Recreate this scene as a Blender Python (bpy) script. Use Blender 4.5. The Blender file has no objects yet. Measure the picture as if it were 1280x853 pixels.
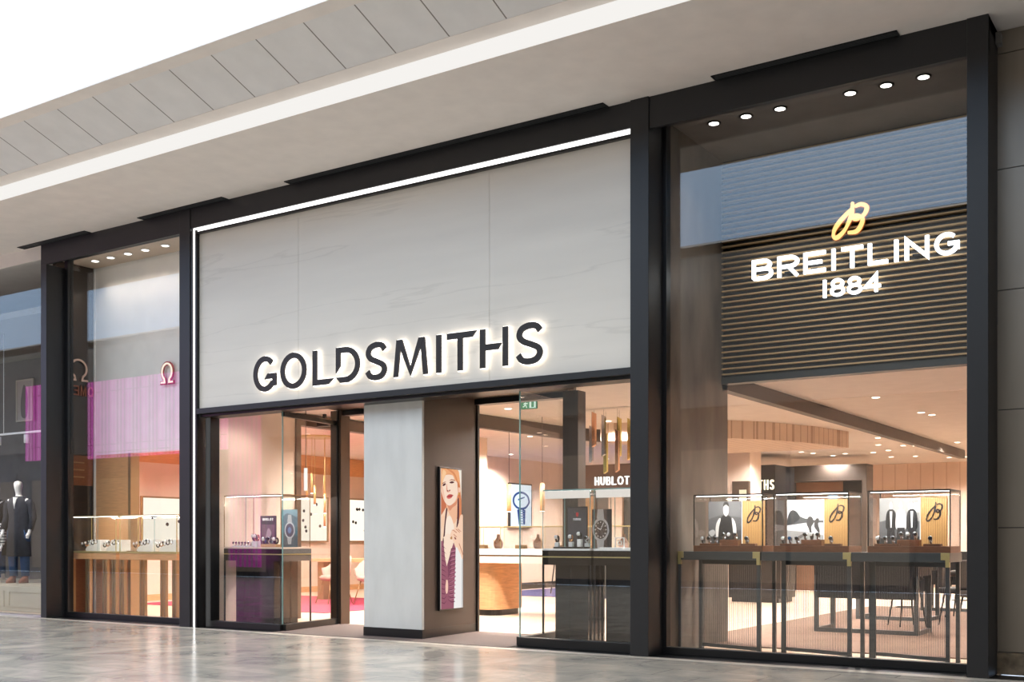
import bpy, math, random
from mathutils import Vector, Matrix
random.seed(7)
C = bpy.context.scene
COL = C.collection
R = math.radians
# ------------------------------------------------------------------ camera, sky, exposure
cam_d = bpy.data.cameras.new('camera'); cam = bpy.data.objects.new('camera', cam_d); COL.objects.link(cam)
cam.location = (0, -9.84, 1.15); cam.rotation_euler = (R(90), 0, R(33.51))
cam_d.sensor_width = 36; cam_d.lens = 39.09; cam_d.shift_y = 0.1941; cam_d.clip_end = 300
C.camera = cam
C.view_settings.view_transform = 'Standard'; C.view_settings.look = 'None'
C.view_settings.gamma = 1; C.view_settings.use_curve_mapping = False
C.view_settings.exposure = 0.0
C.cycles.transparent_max_bounces = 24; C.cycles.max_bounces = 8; C.cycles.diffuse_bounces = 4
C.cycles.use_denoising = True
C.cycles.sample_clamp_indirect = 6
SKY = 3.6
SPOT = 500.0
w = bpy.data.worlds.new('sky'); C.world = w; w.use_nodes = True
nt = w.node_tree; bg = nt.nodes['Background']
tc = nt.nodes.new('ShaderNodeTexCoord'); sx = nt.nodes.new('ShaderNodeSeparateXYZ'); cr = nt.nodes.new('ShaderNodeValToRGB')
nt.links.new(tc.outputs['Generated'], sx.inputs[0]); nt.links.new(sx.outputs['Z'], cr.inputs[0]); nt.links.new(cr.outputs[0], bg.inputs[0])
cr.color_ramp.elements[0].color = (0.40, 0.56, 0.78, 1); cr.color_ramp.elements[1].color = (0.84, 0.92, 1.0, 1)
cr.color_ramp.elements[0].position = 0.26; cr.color_ramp.elements[1].position = .52; e_ = cr.color_ramp.elements.new(.37); e_.color = (.56, .73, .95, 1)
bg.inputs[1].default_value = SKY
# ------------------------------------------------------------------ materials
MATS = {}
def srgb(r, g, b):
    f = lambda c: (c/255/12.92) if c/255 <= .04045 else ((c/255+.055)/1.055)**2.4
    return (f(r), f(g), f(b), 1)
def mat(name, col, rough=.5, metal=0, var=0, scale=4, bump=0, bscale=40, stretch=(1,1,1), spec=.5, coat=0, col2=None):
    if name in MATS: return MATS[name]
    m = bpy.data.materials.new(name); m.use_nodes = True; MATS[name] = m
    t = m.node_tree; N = t.nodes; L = t.links; b = N['Principled BSDF']
    b.inputs['Base Color'].default_value = col; b.inputs['Roughness'].default_value = rough
    b.inputs['Metallic'].default_value = metal; b.inputs['Specular IOR Level'].default_value = spec
    b.inputs['Coat Weight'].default_value = coat
    tcn = N.new('ShaderNodeTexCoord'); mp = N.new('ShaderNodeMapping'); mp.inputs['Scale'].default_value = stretch
    L.new(tcn.outputs['Object'], mp.inputs[0])
    v = max(var, .04)
    nz = N.new('ShaderNodeTexNoise'); nz.inputs['Scale'].default_value = scale; nz.inputs['Detail'].default_value = 5
    L.new(mp.outputs[0], nz.inputs[0])
    mx = N.new('ShaderNodeMix'); mx.data_type = 'RGBA'
    if col2 is None: 
        mx.inputs[6].default_value = tuple(c*(1-v) for c in col[:3])+(1,); mx.inputs[7].default_value = tuple(min(1, c*(1+v)) for c in col[:3])+(1,)
    else:
        mx.inputs[6].default_value = col; mx.inputs[7].default_value = col2
    rp = N.new('ShaderNodeMapRange'); rp.inputs[1].default_value = .3; rp.inputs[2].default_value = .7
    L.new(nz.outputs['Fac'], rp.inputs[0]); L.new(rp.outputs[0], mx.inputs[0]); L.new(mx.outputs[2], b.inputs['Base Color'])
    if bump:
        n2 = N.new('ShaderNodeTexNoise'); n2.inputs['Scale'].default_value = bscale; n2.inputs['Detail'].default_value = 4
        L.new(mp.outputs[0], n2.inputs[0]); bp = N.new('ShaderNodeBump'); bp.inputs['Strength'].default_value = bump; bp.inputs['Distance'].default_value = .01
        L.new(n2.outputs['Fac'], bp.inputs['Height']); L.new(bp.outputs[0], b.inputs['Normal'])
    return m
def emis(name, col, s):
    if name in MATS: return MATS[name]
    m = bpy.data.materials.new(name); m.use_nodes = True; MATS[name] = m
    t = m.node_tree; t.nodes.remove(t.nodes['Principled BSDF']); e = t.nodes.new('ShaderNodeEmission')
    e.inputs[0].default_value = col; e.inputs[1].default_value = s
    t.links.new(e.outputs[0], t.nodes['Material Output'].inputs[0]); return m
def glassmat(name, f0=.045, tint=(1,1,1,1), rough=0.0):
    m = bpy.data.materials.new(name); m.use_nodes = True; MATS[name] = m
    t = m.node_tree; N = t.nodes; L = t.links; N.remove(N['Principled BSDF'])
    tr = N.new('ShaderNodeBsdfTransparent'); tr.inputs[0].default_value = tint
    gl = N.new('ShaderNodeBsdfGlossy'); gl.inputs['Roughness'].default_value = rough
    g = N.new('ShaderNodeNewGeometry'); dp = N.new('ShaderNodeVectorMath'); dp.operation = 'DOT_PRODUCT'
    L.new(g.outputs['Normal'], dp.inputs[0]); L.new(g.outputs['Incoming'], dp.inputs[1])
    def mth(op, a, b=None):
        n = N.new('ShaderNodeMath'); n.operation = op
        for i, x in enumerate((a, b)):
            if x is None: continue
            if isinstance(x, (int, float)): n.inputs[i].default_value = x
            else: L.new(x, n.inputs[i])
        return n.outputs[0]
    ab = mth('ABSOLUTE', dp.outputs['Value']); om = mth('SUBTRACT', 1, ab); p5 = mth('POWER', om, 5)
    fr = mth('ADD', mth('MULTIPLY', p5, 1-f0), f0)
    mx = N.new('ShaderNodeMixShader'); L.new(fr, mx.inputs[0]); L.new(tr.outputs[0], mx.inputs[1]); L.new(gl.outputs[0], mx.inputs[2])
    L.new(mx.outputs[0], N['Material Output'].inputs[0]); return m
M_dark = mat('anthracite_metal', srgb(35,34,35), .42, .0, bump=.02, bscale=300, spec=.45)
M_black = mat('black_metal', srgb(18,18,20), .35, .0)
M_glass = glassmat('storefront_glass', .06, (.985,.99,.99,1))
M_cglass = glassmat('case_glass', .035, (.99,.995,.995,1))
M_edge = mat('glass_edge', srgb(120,160,158), .2, 0)
M_bronze = mat('bronze_panel', srgb(74,60,50), .38, .35, var=.06, scale=2)
M_umber = mat('umber_panel', srgb(54,45,39), .5, 0, var=.04)
M_beige = mat('beige_plaster', srgb(230,208,190), .7, 0, var=.02)
M_ceil = mat('ceiling_paint', srgb(244,236,228), .8, 0, var=.02)
M_wood = mat('oak_veneer', srgb(214,164,116), .42, 0, var=.14, scale=6, stretch=(1,1,8))
M_woodh = mat('oak_veneer_horizontal', srgb(214,158,108), .42, 0, var=.14, scale=5, stretch=(1,1,14))
M_walnut = mat('walnut', srgb(120,74,46), .4, 0, var=.2, scale=10, stretch=(1,6,10))
M_brass = mat('brushed_brass', srgb(206,188,130), .35, .7)
M_brassd = mat('aged_brass', srgb(160,132,96), .35, .6)
M_darkgrey = mat('dark_grey_steel', srgb(66,68,68), .4, .2)
M_gloss = mat('smoked_black_glass', srgb(30,27,27), .07, 0, spec=.6)
M_white = mat('white_lacquer', srgb(240,238,234), .4)
M_cream = mat('cream_paint', srgb(190,180,160), .5)
M_steel = mat('polished_steel', srgb(215,215,218), .18, 1)
M_dial = mat('watch_dial_black', srgb(22,22,26), .2)
M_strap = mat('black_leather', srgb(28,25,24), .5)
M_led = emis('led_strip_white', (1,.97,.92,1), 13)
M_ledc = emis('led_strip_cool', (1,.99,.97,1), 2.4)
M_lens = emis('lamp_lens', (1,.86,.68,1), 9)
M_lensw = emis('lamp_lens_neutral', (1,.95,.88,1), 7)
M_pink = mat('crimson_carpet', srgb(168,60,84), .95, 0, var=.15, scale=60, bump=.3, bscale=300)
M_blue = mat('indigo_carpet', srgb(62,58,104), .95, 0, var=.15, scale=60, bump=.3, bscale=300)
M_taupe = mat('taupe_carpet', srgb(122,98,84), .95, 0, var=.10, scale=30, bump=.3, bscale=300)
M_mat = mat('entrance_matting', srgb(104,90,84), .95, 0, var=.1, scale=80, bump=.3, bscale=400)
M_shade = mat('blush_fabric', srgb(178,146,134), .9, 0, var=.05, bump=.1)

def pattern_mat(name, base, line, kind):
    """surface with joints; kind gives the joint coordinates in world metres"""
    m = mat(name, base, .5); t = m.node_tree; N = t.nodes; L = t.links; b = N['Principled BSDF']
    src = b.inputs['Base Color'].links[0].from_socket
    g = N.new('ShaderNodeNewGeometry'); s = N.new('ShaderNodeSeparateXYZ'); L.new(g.outputs['Position'], s.inputs[0])
    out = None
    for ax, off, period, wd in kind:
        a = N.new('ShaderNodeMath'); a.operation = 'SUBTRACT'; L.new(s.outputs[ax], a.inputs[0]); a.inputs[1].default_value = off
        pm = N.new('ShaderNodeMath'); pm.operation = 'PINGPONG'; L.new(a.outputs[0], pm.inputs[0]); pm.inputs[1].default_value = period/2
        lt = N.new('ShaderNodeMath'); lt.operation = 'LESS_THAN'; L.new(pm.outputs[0], lt.inputs[0]); lt.inputs[1].default_value = wd/2
        if out is None: out = lt.outputs[0]
        else:
            mxm = N.new('ShaderNodeMath'); mxm.operation = 'MAXIMUM'; L.new(out, mxm.inputs[0]); L.new(lt.outputs[0], mxm.inputs[1]); out = mxm.outputs[0]
    mx = N.new('ShaderNodeMix'); mx.data_type = 'RGBA'; L.new(out, mx.inputs[0]); L.new(src, mx.inputs[6]); mx.inputs[7].default_value = line
    L.new(mx.outputs[2], b.inputs['Base Color']); return m

# ------------------------------------------------------------------ mesh builder
class MB:
    def __init__(s): s.v = []; s.f = []; s.m = []; s.mats = []; s.sm = []
    def mi(s, m):
        if m not in s.mats: s.mats.append(m)
        return s.mats.index(m)
    def add(s, vs, fs, m, smooth=False):
        o = len(s.v); s.v += [tuple(v) for v in vs]; k = s.mi(m)
        for f in fs: s.f.append([o+i for i in f]); s.m.append(k); s.sm.append(smooth)
        return s
    def box(s, x0, x1, y0, y1, z0, z1, m):
        x0, x1 = min(x0, x1), max(x0, x1); y0, y1 = min(y0, y1), max(y0, y1); z0, z1 = min(z0, z1), max(z0, z1)
        return s.add([(x0,y0,z0),(x1,y0,z0),(x1,y1,z0),(x0,y1,z0),(x0,y0,z1),(x1,y0,z1),(x1,y1,z1),(x0,y1,z1)],
                     [(0,3,2,1),(4,5,6,7),(0,1,5,4),(1,2,6,5),(2,3,7,6),(3,0,4,7)], m)
    def prism(s, pts, a0, a1, m, axis='y', smooth=False):
        """pts in the plane normal to the axis: y -> (x,z); z -> (x,y); x -> (y,z)"""
        f = {'y': lambda p, a: (p[0], a, p[1]), 'z': lambda p, a: (p[0], p[1], a), 'x': lambda p, a: (a, p[0], p[1])}[axis]
        n = len(pts); vs = [f(p, a0) for p in pts]+[f(p, a1) for p in pts]
        area = sum(pts[i][0]*pts[(i+1) % n][1]-pts[(i+1) % n][0]*pts[i][1] for i in range(n))
        fs = [list(range(n)), list(range(2*n-1, n-1, -1))]+[((i+1) % n, i, n+i, n+(i+1) % n) for i in range(n)]
        flip = (area > 0) != (axis == 'y')
        if (a1 < a0): flip = not flip
        if flip: fs = [tuple(reversed(q)) for q in fs]
        return s.add(vs, fs, m, smooth)
    def ribbon(s, pts, wd, y0, y1, m, closed=False):
        """stroke in the xz plane, mitred, extruded along y"""
        n = len(pts); Lp = []; Rp = []
        ws = wd if isinstance(wd, (list, tuple)) else [wd]*n
        for i in range(n):
            p = Vector(pts[i]); a = Vector(pts[(i-1) % n]); b = Vector(pts[(i+1) % n])
            if not closed and i == 0: d1 = d2 = (b-p).normalized()
            elif not closed and i == n-1: d1 = d2 = (p-a).normalized()
            else: d1 = (p-a).normalized(); d2 = (b-p).normalized()
            n1 = Vector((-d1.y, d1.x)); n2 = Vector((-d2.y, d2.x)); mm = (n1+n2)
            mm = mm.normalized() if mm.length > 1e-6 else n1
            k = ws[i]/2/max(.35, mm.dot(n1))
            Lp.append(p+mm*k); Rp.append(p-mm*k)
        vs = [(q.x, y0, q.y) for q in Lp]+[(q.x, y0, q.y) for q in Rp]+[(q.x, y1, q.y) for q in Lp]+[(q.x, y1, q.y) for q in Rp]
        fs = []
        for i in range(n if closed else n-1):
            j = (i+1) % n
            fs += [(i, n+i, n+j, j), (2*n+i, 2*n+j, 3*n+j, 3*n+i), (i, j, 2*n+j, 2*n+i), (n+j, n+i, 3*n+i, 3*n+j)]
        if not closed: fs += [(0, 2*n, 3*n, n), (n-1, 2*n-1, 4*n-1, 3*n-1)]
        return s.add(vs, fs, m)
    def lathe(s, prof, c, m, n=20, smooth=True, axis='z'):
        """prof: (radius, height) from bottom up"""
        vs = []; fs = []
        for r, h in prof:
            for k in range(n):
                a = 2*math.pi*k/n; p = (r*math.cos(a), r*math.sin(a), h)
                if axis == 'y': p = (p[0], -h, p[1])
                if axis == 'x': p = (h, p[0], p[1])
                vs.append((c[0]+p[0], c[1]+p[1], c[2]+p[2]))
        for i in range(len(prof)-1):
            for k in range(n):
                fs.append((i*n+k, i*n+(k+1) % n, (i+1)*n+(k+1) % n, (i+1)*n+k))
        fs.append(tuple(range(n-1, -1, -1))); fs.append(tuple((len(prof)-1)*n+k for k in range(n)))
        return s.add(vs, fs, m, smooth)
    def cyl(s, c, r, h, m, n=16, axis='z'): return s.lathe([(r, 0), (r, h)], c, m, n, True, axis)
    def tube(s, pts, rad, m, n=10):
        rs = rad if isinstance(rad, (list, tuple)) else [rad]*len(pts)
        vs = []; fs = []; P = [Vector(p) for p in pts]; up = None
        for i, p in enumerate(P):
            d = (P[min(i+1, len(P)-1)]-P[max(i-1, 0)]).normalized()
            if up is None: up = Vector((0,0,1)) if abs(d.z) < .9 else Vector((1,0,0))
            u = (up-d*up.dot(d)).normalized(); up = u; v = d.cross(u)
            for k in range(n):
                a = 2*math.pi*k/n; q = p+(u*math.cos(a)+v*math.sin(a))*rs[i]; vs.append(tuple(q))
        for i in range(len(P)-1):
            for k in range(n): fs.append((i*n+k, i*n+(k+1) % n, (i+1)*n+(k+1) % n, (i+1)*n+k))
        fs.append(tuple(range(n-1, -1, -1))); fs.append(tuple((len(P)-1)*n+k for k in range(n)))
        return s.add(vs, fs, m, True)
    def loft(s, secs, m, n=20):
        """secs: (cx, cy, z, rx, ry)"""
        vs = []; fs = []
        for cx, cy, z, rx, ry in secs:
            for k in range(n):
                a = 2*math.pi*k/n; vs.append((cx+rx*math.cos(a), cy+ry*math.sin(a), z))
        for i in range(len(secs)-1):
            for k in range(n): fs.append((i*n+k, i*n+(k+1) % n, (i+1)*n+(k+1) % n, (i+1)*n+k))
        fs.append(tuple(range(n-1, -1, -1))); fs.append(tuple((len(secs)-1)*n+k for k in range(n)))
        return s.add(vs, fs, m, True)
    def build(s, name, parent=None, loc=None, rz=0, bevel=0):
        me = bpy.data.meshes.new(name); me.from_pydata(s.v, [], s.f)
        for m in s.mats: me.materials.append(m)
        me.polygons.foreach_set('material_index', s.m); me.polygons.foreach_set('use_smooth', s.sm); me.update()
        o = bpy.data.objects.new(name, me); COL.objects.link(o)
        if loc: o.location = loc
        if rz: o.rotation_euler = (0, 0, rz)
        if parent: o.parent = parent
        if bevel:
            b = o.modifiers.new('bevel', 'BEVEL'); b.width = bevel; b.segments = 2; b.limit_method = 'ANGLE'
        return o
def tag(o, label, cat=None, group=None, kind=None):
    if label: o['label'] = label
    if cat: o['category'] = cat
    if group: o['group'] = group
    if kind: o['kind'] = kind
    return o
def thing(name, label, cat, loc=(0,0,0), rz=0, group=None):
    o = bpy.data.objects.new(name, None); COL.objects.link(o); o.location = loc; o.rotation_euler = (0,0,rz); o.empty_display_size = .1
    return tag(o, label, cat, group)
def struct(o, label, cat): return tag(o, label, cat, None, 'structure')
def dup(root, loc, rz=0, label=None, group=None):
    r = root.copy(); COL.objects.link(r); r.location = loc; r.rotation_euler = (0,0,rz)
    if label: r['label'] = label
    if group: r['group'] = group
    for ch in KIDS.get(root.name, []):
        c = ch.copy(); COL.objects.link(c); c.parent = r
        for g in KIDS.get(ch.name, []):
            d = g.copy(); COL.objects.link(d); d.parent = c
    return r
KIDS = {}
def kids(root):
    """remember a thing's parts so that copies bring them along"""
    for o in [x for x in COL.objects if x.parent is root]:
        KIDS.setdefault(root.name, []).append(o)
        for q in [x for x in COL.objects if x.parent is o]: KIDS.setdefault(o.name, []).append(q)
    return root
ORD = ['first','second','third','fourth','fifth','sixth','seventh','eighth','ninth','tenth','eleventh','twelfth','thirteenth','fourteenth']

def smooth_curve(pts, closed=True, k=6):
    n = len(pts); out = []
    for i in range(n if closed else n-1):
        p0 = pts[(i-1) % n] if closed or i > 0 else pts[0]; p1 = pts[i]; p2 = pts[(i+1) % n]
        p3 = pts[(i+2) % n] if closed or i+2 < n else pts[-1]
        for j in range(k):
            t = j/k
            out.append(tuple(.5*((2*p1[a])+(-p0[a]+p2[a])*t+(2*p0[a]-5*p1[a]+4*p2[a]-p3[a])*t*t+(-p0[a]+3*p1[a]-3*p2[a]+p3[a])*t**3) for a in range(2)))
    if not closed: out.append(tuple(pts[-1]))
    return out
def picture(name, wd, ht, polys, parent, loc=(0,0,0), glow=0, base=(128,128,128), label=None, step=.0008):
    """printed or lit picture: flat sheet with the image's shapes inlaid on its face; polys: (rgb, pts 0..1, smooth)"""
    mb = MB()
    def pm(c):
        nm = ('lit_' if glow else 'print_')+'%d_%d_%d' % tuple(c)+('_%g' % glow if glow else '')
        return emis(nm, srgb(*c), glow) if glow else mat(nm, srgb(*c), .55)
    mb.box(0, wd, 0, .006, 0, ht, pm(base))
    for i, (c, pts, sm) in enumerate(polys):
        pts = smooth_curve(pts) if sm else pts
        pts = [(max(0, min(1, p[0])), max(0, min(1, p[1]))) for p in pts]
        q = [(p[0]*wd, p[1]*ht) for p in pts]
        mb.prism(q, -.001-step*i, 0, pm(c))
    o = mb.build(name, parent, loc)
    if label: o['label'] = label
    return o

# ------------------------------------------------------------------ lettering
def arc(cx, cz, rx, rz, a0, a1, n=14):
    return [(cx+rx*math.cos(R(a0+(a1-a0)*i/n)), cz+rz*math.sin(R(a0+(a1-a0)*i/n))) for i in range(n+1)]
def glyph(mb, ch, x0, x1, z0, z1, t, y0, y1, m):
    """one letter, drawn with strokes of thickness t inside the box"""
    h = t/2; X = lambda u: x0+h+(x1-x0-t)*u; Z = lambda v: z0+h+(z1-z0-t)*v
    cnt = [0]
    def st(pts, closed=False, wd=t):
        cnt[0] += 1; mb.ribbon([(X(a), Z(b)) for a, b in pts], wd, y0-.0006*cnt[0], y1, m, closed)
    e = t/2/max(.001, (z1-z0-t)); ex = t/2/max(.001, (x1-x0-t))
    if ch == 'I': st([(.5, -e), (.5, 1+e)])
    elif ch == '1': st([(.5, -e), (.5, 1+e)])
    elif ch == 'L': st([(0, 1+e), (0, 0), (1+ex, 0)])
    elif ch == 'T': st([(-ex, 1), (1+ex, 1)]); st([(.5, 1), (.5, -e)])
    elif ch == 'H': st([(0, -e), (0, 1+e)]); st([(1, -e), (1, 1+e)]); st([(0, .5), (1, .5)])
    elif ch == 'E': st([(1+ex, 1), (0, 1), (0, 0), (1+ex, 0)]); st([(0, .5), (.9, .5)])
    elif ch == 'A': st([(0, -e), (.5, 1), (1, -e)]); st([(.2, .32), (.8, .32)])
    elif ch == 'N': st([(0, -e), (0, 1), (1, 0), (1, 1+e)])
    elif ch == 'M': st([(0, -e), (.1, 1), (.5, .05), (.9, 1), (1, -e)])
    elif ch == 'U': st([(0, 1+e)]+arc(.5, .38, .5, .38, 180, 360)+[(1, 1+e)])
    elif ch == 'R': st([(0, -e), (0, 1), (.55, 1)]+arc(.6, .74, .4, .26, 90, -90)+[(0, .48)]); st([(.5, .48), (1, -e)])
    elif ch == 'B': st([(0, 0), (0, 1), (.55, 1)]+arc(.6, .77, .32, .23, 90, -90, 10)+[(0, .54)]); st([(.5, .54)]+arc(.62, .27, .38, .27, 90, -90, 10)+[(0, 0)])
    elif ch == 'D': st([(0, 0), (0, 1), (.45, 1)]+arc(.45, .5, .55, .5, 90, -90)+[(0, 0)])
    elif ch == 'O': st(arc(.5, .5, .5, .5, 0, 345, 23), True)
    elif ch == 'G': st(arc(.5, .5, .5, .5, 48, 330, 20)+[(1, .25), (1, .5), (.55, .5)])
    elif ch == 'S': st(smooth_curve([(.96, .84), (.8, .97), (.5, 1.0), (.17, .92), (.06, .74), (.22, .58), (.55, .48), (.88, .36), (.95, .2), (.78, .04), (.45, 0), (.17, .05), (.02, .2)], False, 4))
    elif ch == '8': st(arc(.5, .76, .42, .24, 0, 340, 17), True); st(arc(.5, .26, .5, .26, 0, 340, 17), True)
    elif ch == '4': st([(.78, -e), (.78, 1), (0, .28), (1+ex, .28)])
    elif ch == 'Y': st([(0, 1+e), (.5, .5), (1, 1+e)]); st([(.5, .5), (.5, -e)])
    elif ch == 'omega': st([(-ex, 0), (.3, 0)]+arc(.5, .56, .46, .44, 238, -58, 20)+[(.7, 0), (1+ex, 0)])
def word(mb, txt, x0, x1, z0, z1, t, y0, y1, m, gap=.3):
    ws = {'I': .28, '1': .3, 'M': 1.15, 'O': 1.05, 'G': 1.0}
    tot = sum(ws.get(c, .8) for c in txt)+gap*(len(txt)-1); k = (x1-x0)/tot; x = x0
    for c in txt:
        a = ws.get(c, .8)*k; glyph(mb, c, x, x+a, z0, z1, t, y0, y1, m); x += a+gap*k
LOGO1 = [(.57, 1.0), (.55, .70), (.49, .50), (.34, .20), (.13, .02), (.035, .08), (.06, .27), (.24, .52), (.53, .79)]
LOGO2 = [(.63, .86), (.80, .90), (.96, .80), (.90, .60), (.72, .48), (.60, .51), (.62, .58), (.74, .58), (.85, .48), (.80, .28), (.67, .12), (.44, .12)]
def blogo(mb, x0, x1, z0, z1, t, y0, y1, m):
    for pts in (LOGO1, LOGO2):
        q = smooth_curve([(x0+(x1-x0)*a, z0+(z1-z0)*b) for a, b in pts], False, 4)
        n = len(q); mb.ribbon(q, [t*(.75+.5*abs(math.sin(3.0*i/n*math.pi))) for i in range(n)], y0, y1, m)

# ================================================================== SETTING
def stone_floor():
    m = mat('polished_stone_floor', srgb(176,166,152), .16, 0, spec=.6); t = m.node_tree; N = t.nodes; L = t.links; b = N['Principled BSDF']
    g = N.new('ShaderNodeNewGeometry'); mp = N.new('ShaderNodeMapping'); mp.inputs['Rotation'].default_value = (0, 0, 0); mp.inputs['Location'].default_value = (.2, .37, 0)
    L.new(g.outputs['Position'], mp.inputs[0])
    br = N.new('ShaderNodeTexBrick'); br.inputs['Scale'].default_value = 1; br.inputs['Brick Width'].default_value = .9; br.inputs['Row Height'].default_value = .45
    br.inputs['Mortar Size'].default_value = .004; br.inputs['Color1'].default_value = srgb(208,201,190); br.inputs['Color2'].default_value = srgb(188,183,175)
    br.inputs['Mortar'].default_value = srgb(150,142,132); br.inputs['Bias'].default_value = -.1
    L.new(mp.outputs[0], br.inputs[0])
    nz = N.new('ShaderNodeTexNoise'); nz.inputs['Scale'].default_value = 1.6; nz.inputs['Detail'].default_value = 9; nz.inputs['Roughness'].default_value = .65; nz.inputs['Distortion'].default_value = 1.2
    L.new(g.outputs['Position'], nz.inputs[0])
    rp = N.new('ShaderNodeValToRGB'); rp.color_ramp.elements[0].position = .34; rp.color_ramp.elements[0].color = srgb(200,200,200)
    rp.color_ramp.elements[1].position = .66; rp.color_ramp.elements[1].color = srgb(250,246,240)
    L.new(nz.outputs['Fac'], rp.inputs[0])
    mx = N.new('ShaderNodeMix'); mx.data_type = 'RGBA'; mx.blend_type = 'MULTIPLY'; mx.inputs[0].default_value = 1
    L.new(br.outputs['Color'], mx.inputs[6]); L.new(rp.outputs[0], mx.inputs[7]); L.new(mx.outputs[2], b.inputs['Base Color'])
    r2 = N.new('ShaderNodeMapRange'); r2.inputs[3].default_value = .10; r2.inputs[4].default_value = .26; L.new(nz.outputs['Fac'], r2.inputs[0]); L.new(r2.outputs[0], b.inputs['Roughness'])
    bp = N.new('ShaderNodeBump'); bp.inputs['Strength'].default_value = .06; bp.inputs['Distance'].default_value = .01; L.new(nz.outputs['Fac'], bp.inputs['Height']); L.new(bp.outputs[0], b.inputs['Normal'])
    return m
struct(MB().box(-60, 14, -14, -.16, -.2, 0, stone_floor()).build('floor_mall'), 'polished grey and beige stone tiles of the mall walkway', 'floor')
struct(MB().box(-60, 14, -.16, .0, -.2, 0, mat('pale_border_stone', srgb(196,186,172), .3, var=.1, scale=3)).box(-60, 14, 0, .33, -.2, -.002, M_black).build('floor_border'), 'pale stone strip of floor along the foot of the shopfronts', 'floor')
M_shopfloor = mat('pale_timber_floor', srgb(214,190,166), .35, var=.12, scale=3, stretch=(1,5,1))
struct(MB().box(-17.3, -1.75, .33, 18, -.2, 0, M_shopfloor).build('floor_shop'), 'pale warm shop floor inside behind the glass', 'floor')
# mall soffit running along the shopfronts
M_soff = mat('soffit_paint', srgb(226,216,208), .75)
M_soffp = pattern_mat('soffit_panels', srgb(222,218,215), srgb(120,112,104), [(0, -8.48, .62, .014)])
prof = [(4.0, 5.5), (-1.57, 5.5), (-1.57, 5.68), (-1.8, 5.68), (-1.8, 6.3), (.6, 7.5), (4.0, 7.5)]
struct(MB().prism(prof, -60, 14, M_soff, 'x').build('ceiling_soffit'), 'smooth beige soffit above the shopfronts with a bright lower step', 'ceiling')
mb = MB().prism([(-1.8, 5.685), (-2.38, 5.905), (-2.38, 6.0), (-1.8, 6.3)], -60, 14, M_soffp, 'x')
mb.prism([(-2.385, 5.90), (-2.56, 5.91), (-2.56, 5.93), (-2.385, 6.0)], -60, 14, M_soff, 'x')
mbc = MB().box(-60, 14, -1.576, -1.57, 5.502, 5.678, emis('fascia_glow', (1,.975,.94,1), .92))  # white fascia made to emit, standing in for concealed cove lighting
tag(mbc.build('glowing_fascia'), 'continuous white fascia band along the soffit edge, its brightness put in as glow', 'fascia')
struct(mb.build('ceiling_panels'), 'sloping row of grey ceiling panels with seams under the bright roof opening', 'ceiling')
struct(MB().box(-.6, 14, -14, -2.6, 6.6, 6.8, M_soff).build('ceiling_shade_slab'), 'unseen ceiling slab added to shade the right end of the shopfronts', 'ceiling')  # unseen slab, added to block sky light and darken the right end
struct(MB().box(14, 14.2, -14, .6, 0, 6.8, M_soff).build('wall_shade_end'), 'plain unseen end wall added to shade the right end of the walkway', 'wall')  # unseen wall, added with the slab to darken the right side
# facade frame
def T(n, mb, label, bevel=.004): return struct(mb.build('trim_%d' % n, bevel=bevel), label, 'trim')
mb = MB().box(-14.854, -11.784, 0, .05, 5.2, 5.5, M_dark).box(-14.854, -11.784, .05, .33, 5.38, 5.5, M_black).box(-14.854, -14.717, 0, .33, 0, 5.2, M_dark)
T(1, mb, 'dark metal frame around the tall narrow window beside the mannequin shop')
T(2, MB().box(-11.784, -11.575, -.012, .33, 0, 5.5, M_dark), 'slim dark metal pier between the narrow window and the white stone front')
T(3, MB().box(-11.575, -5.1, 0, .33, 5.235, 5.5, M_dark), 'dark metal header above the long white stone panel')
T(4, MB().box(-5.1, -4.9, -.02, .33, 0, 5.5, M_dark), 'dark metal pier between the stone front and the big right window')
T(5, MB().box(-4.9, -1.789, 0, .05, 5.19, 5.5, M_dark).box(-4.9, -1.789, .05, .33, 5.38, 5.5, M_black), 'dark metal header above the big window with the illuminated sign')
T(6, MB().box(-1.958, -1.789, -.012, .38, 0, 5.5, M_dark), 'dark metal pier beside the brushed metal wall')
mb = MB().box(-11.575, -11.545, .0, .05, 0, 5.2, M_black).box(-11.49, -11.46, .0, .05, 0, 5.2, M_black).box(-11.46, -5.1, .0, .05, 5.15, 5.175, M_black)
T(7, mb, 'black lips of the light channel around the white stone panel', 0)
led = MB().box(-11.545, -11.49, .02, .06, 0, 5.235, M_ledc).box(-11.49, -5.1, .02, .06, 5.175, 5.235, M_ledc)
tag(led.build('light_strip'), 'glowing white light line framing the stone front along left side and top', 'light strip')
T(8, MB().box(-11.46, -5.1, -.015, .2, 2.79, 2.86, M_dark).box(-11.46, -5.1, .05, .3, 2.755, 2.79, M_black), 'dark metal lintel under the white stone panel')
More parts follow.
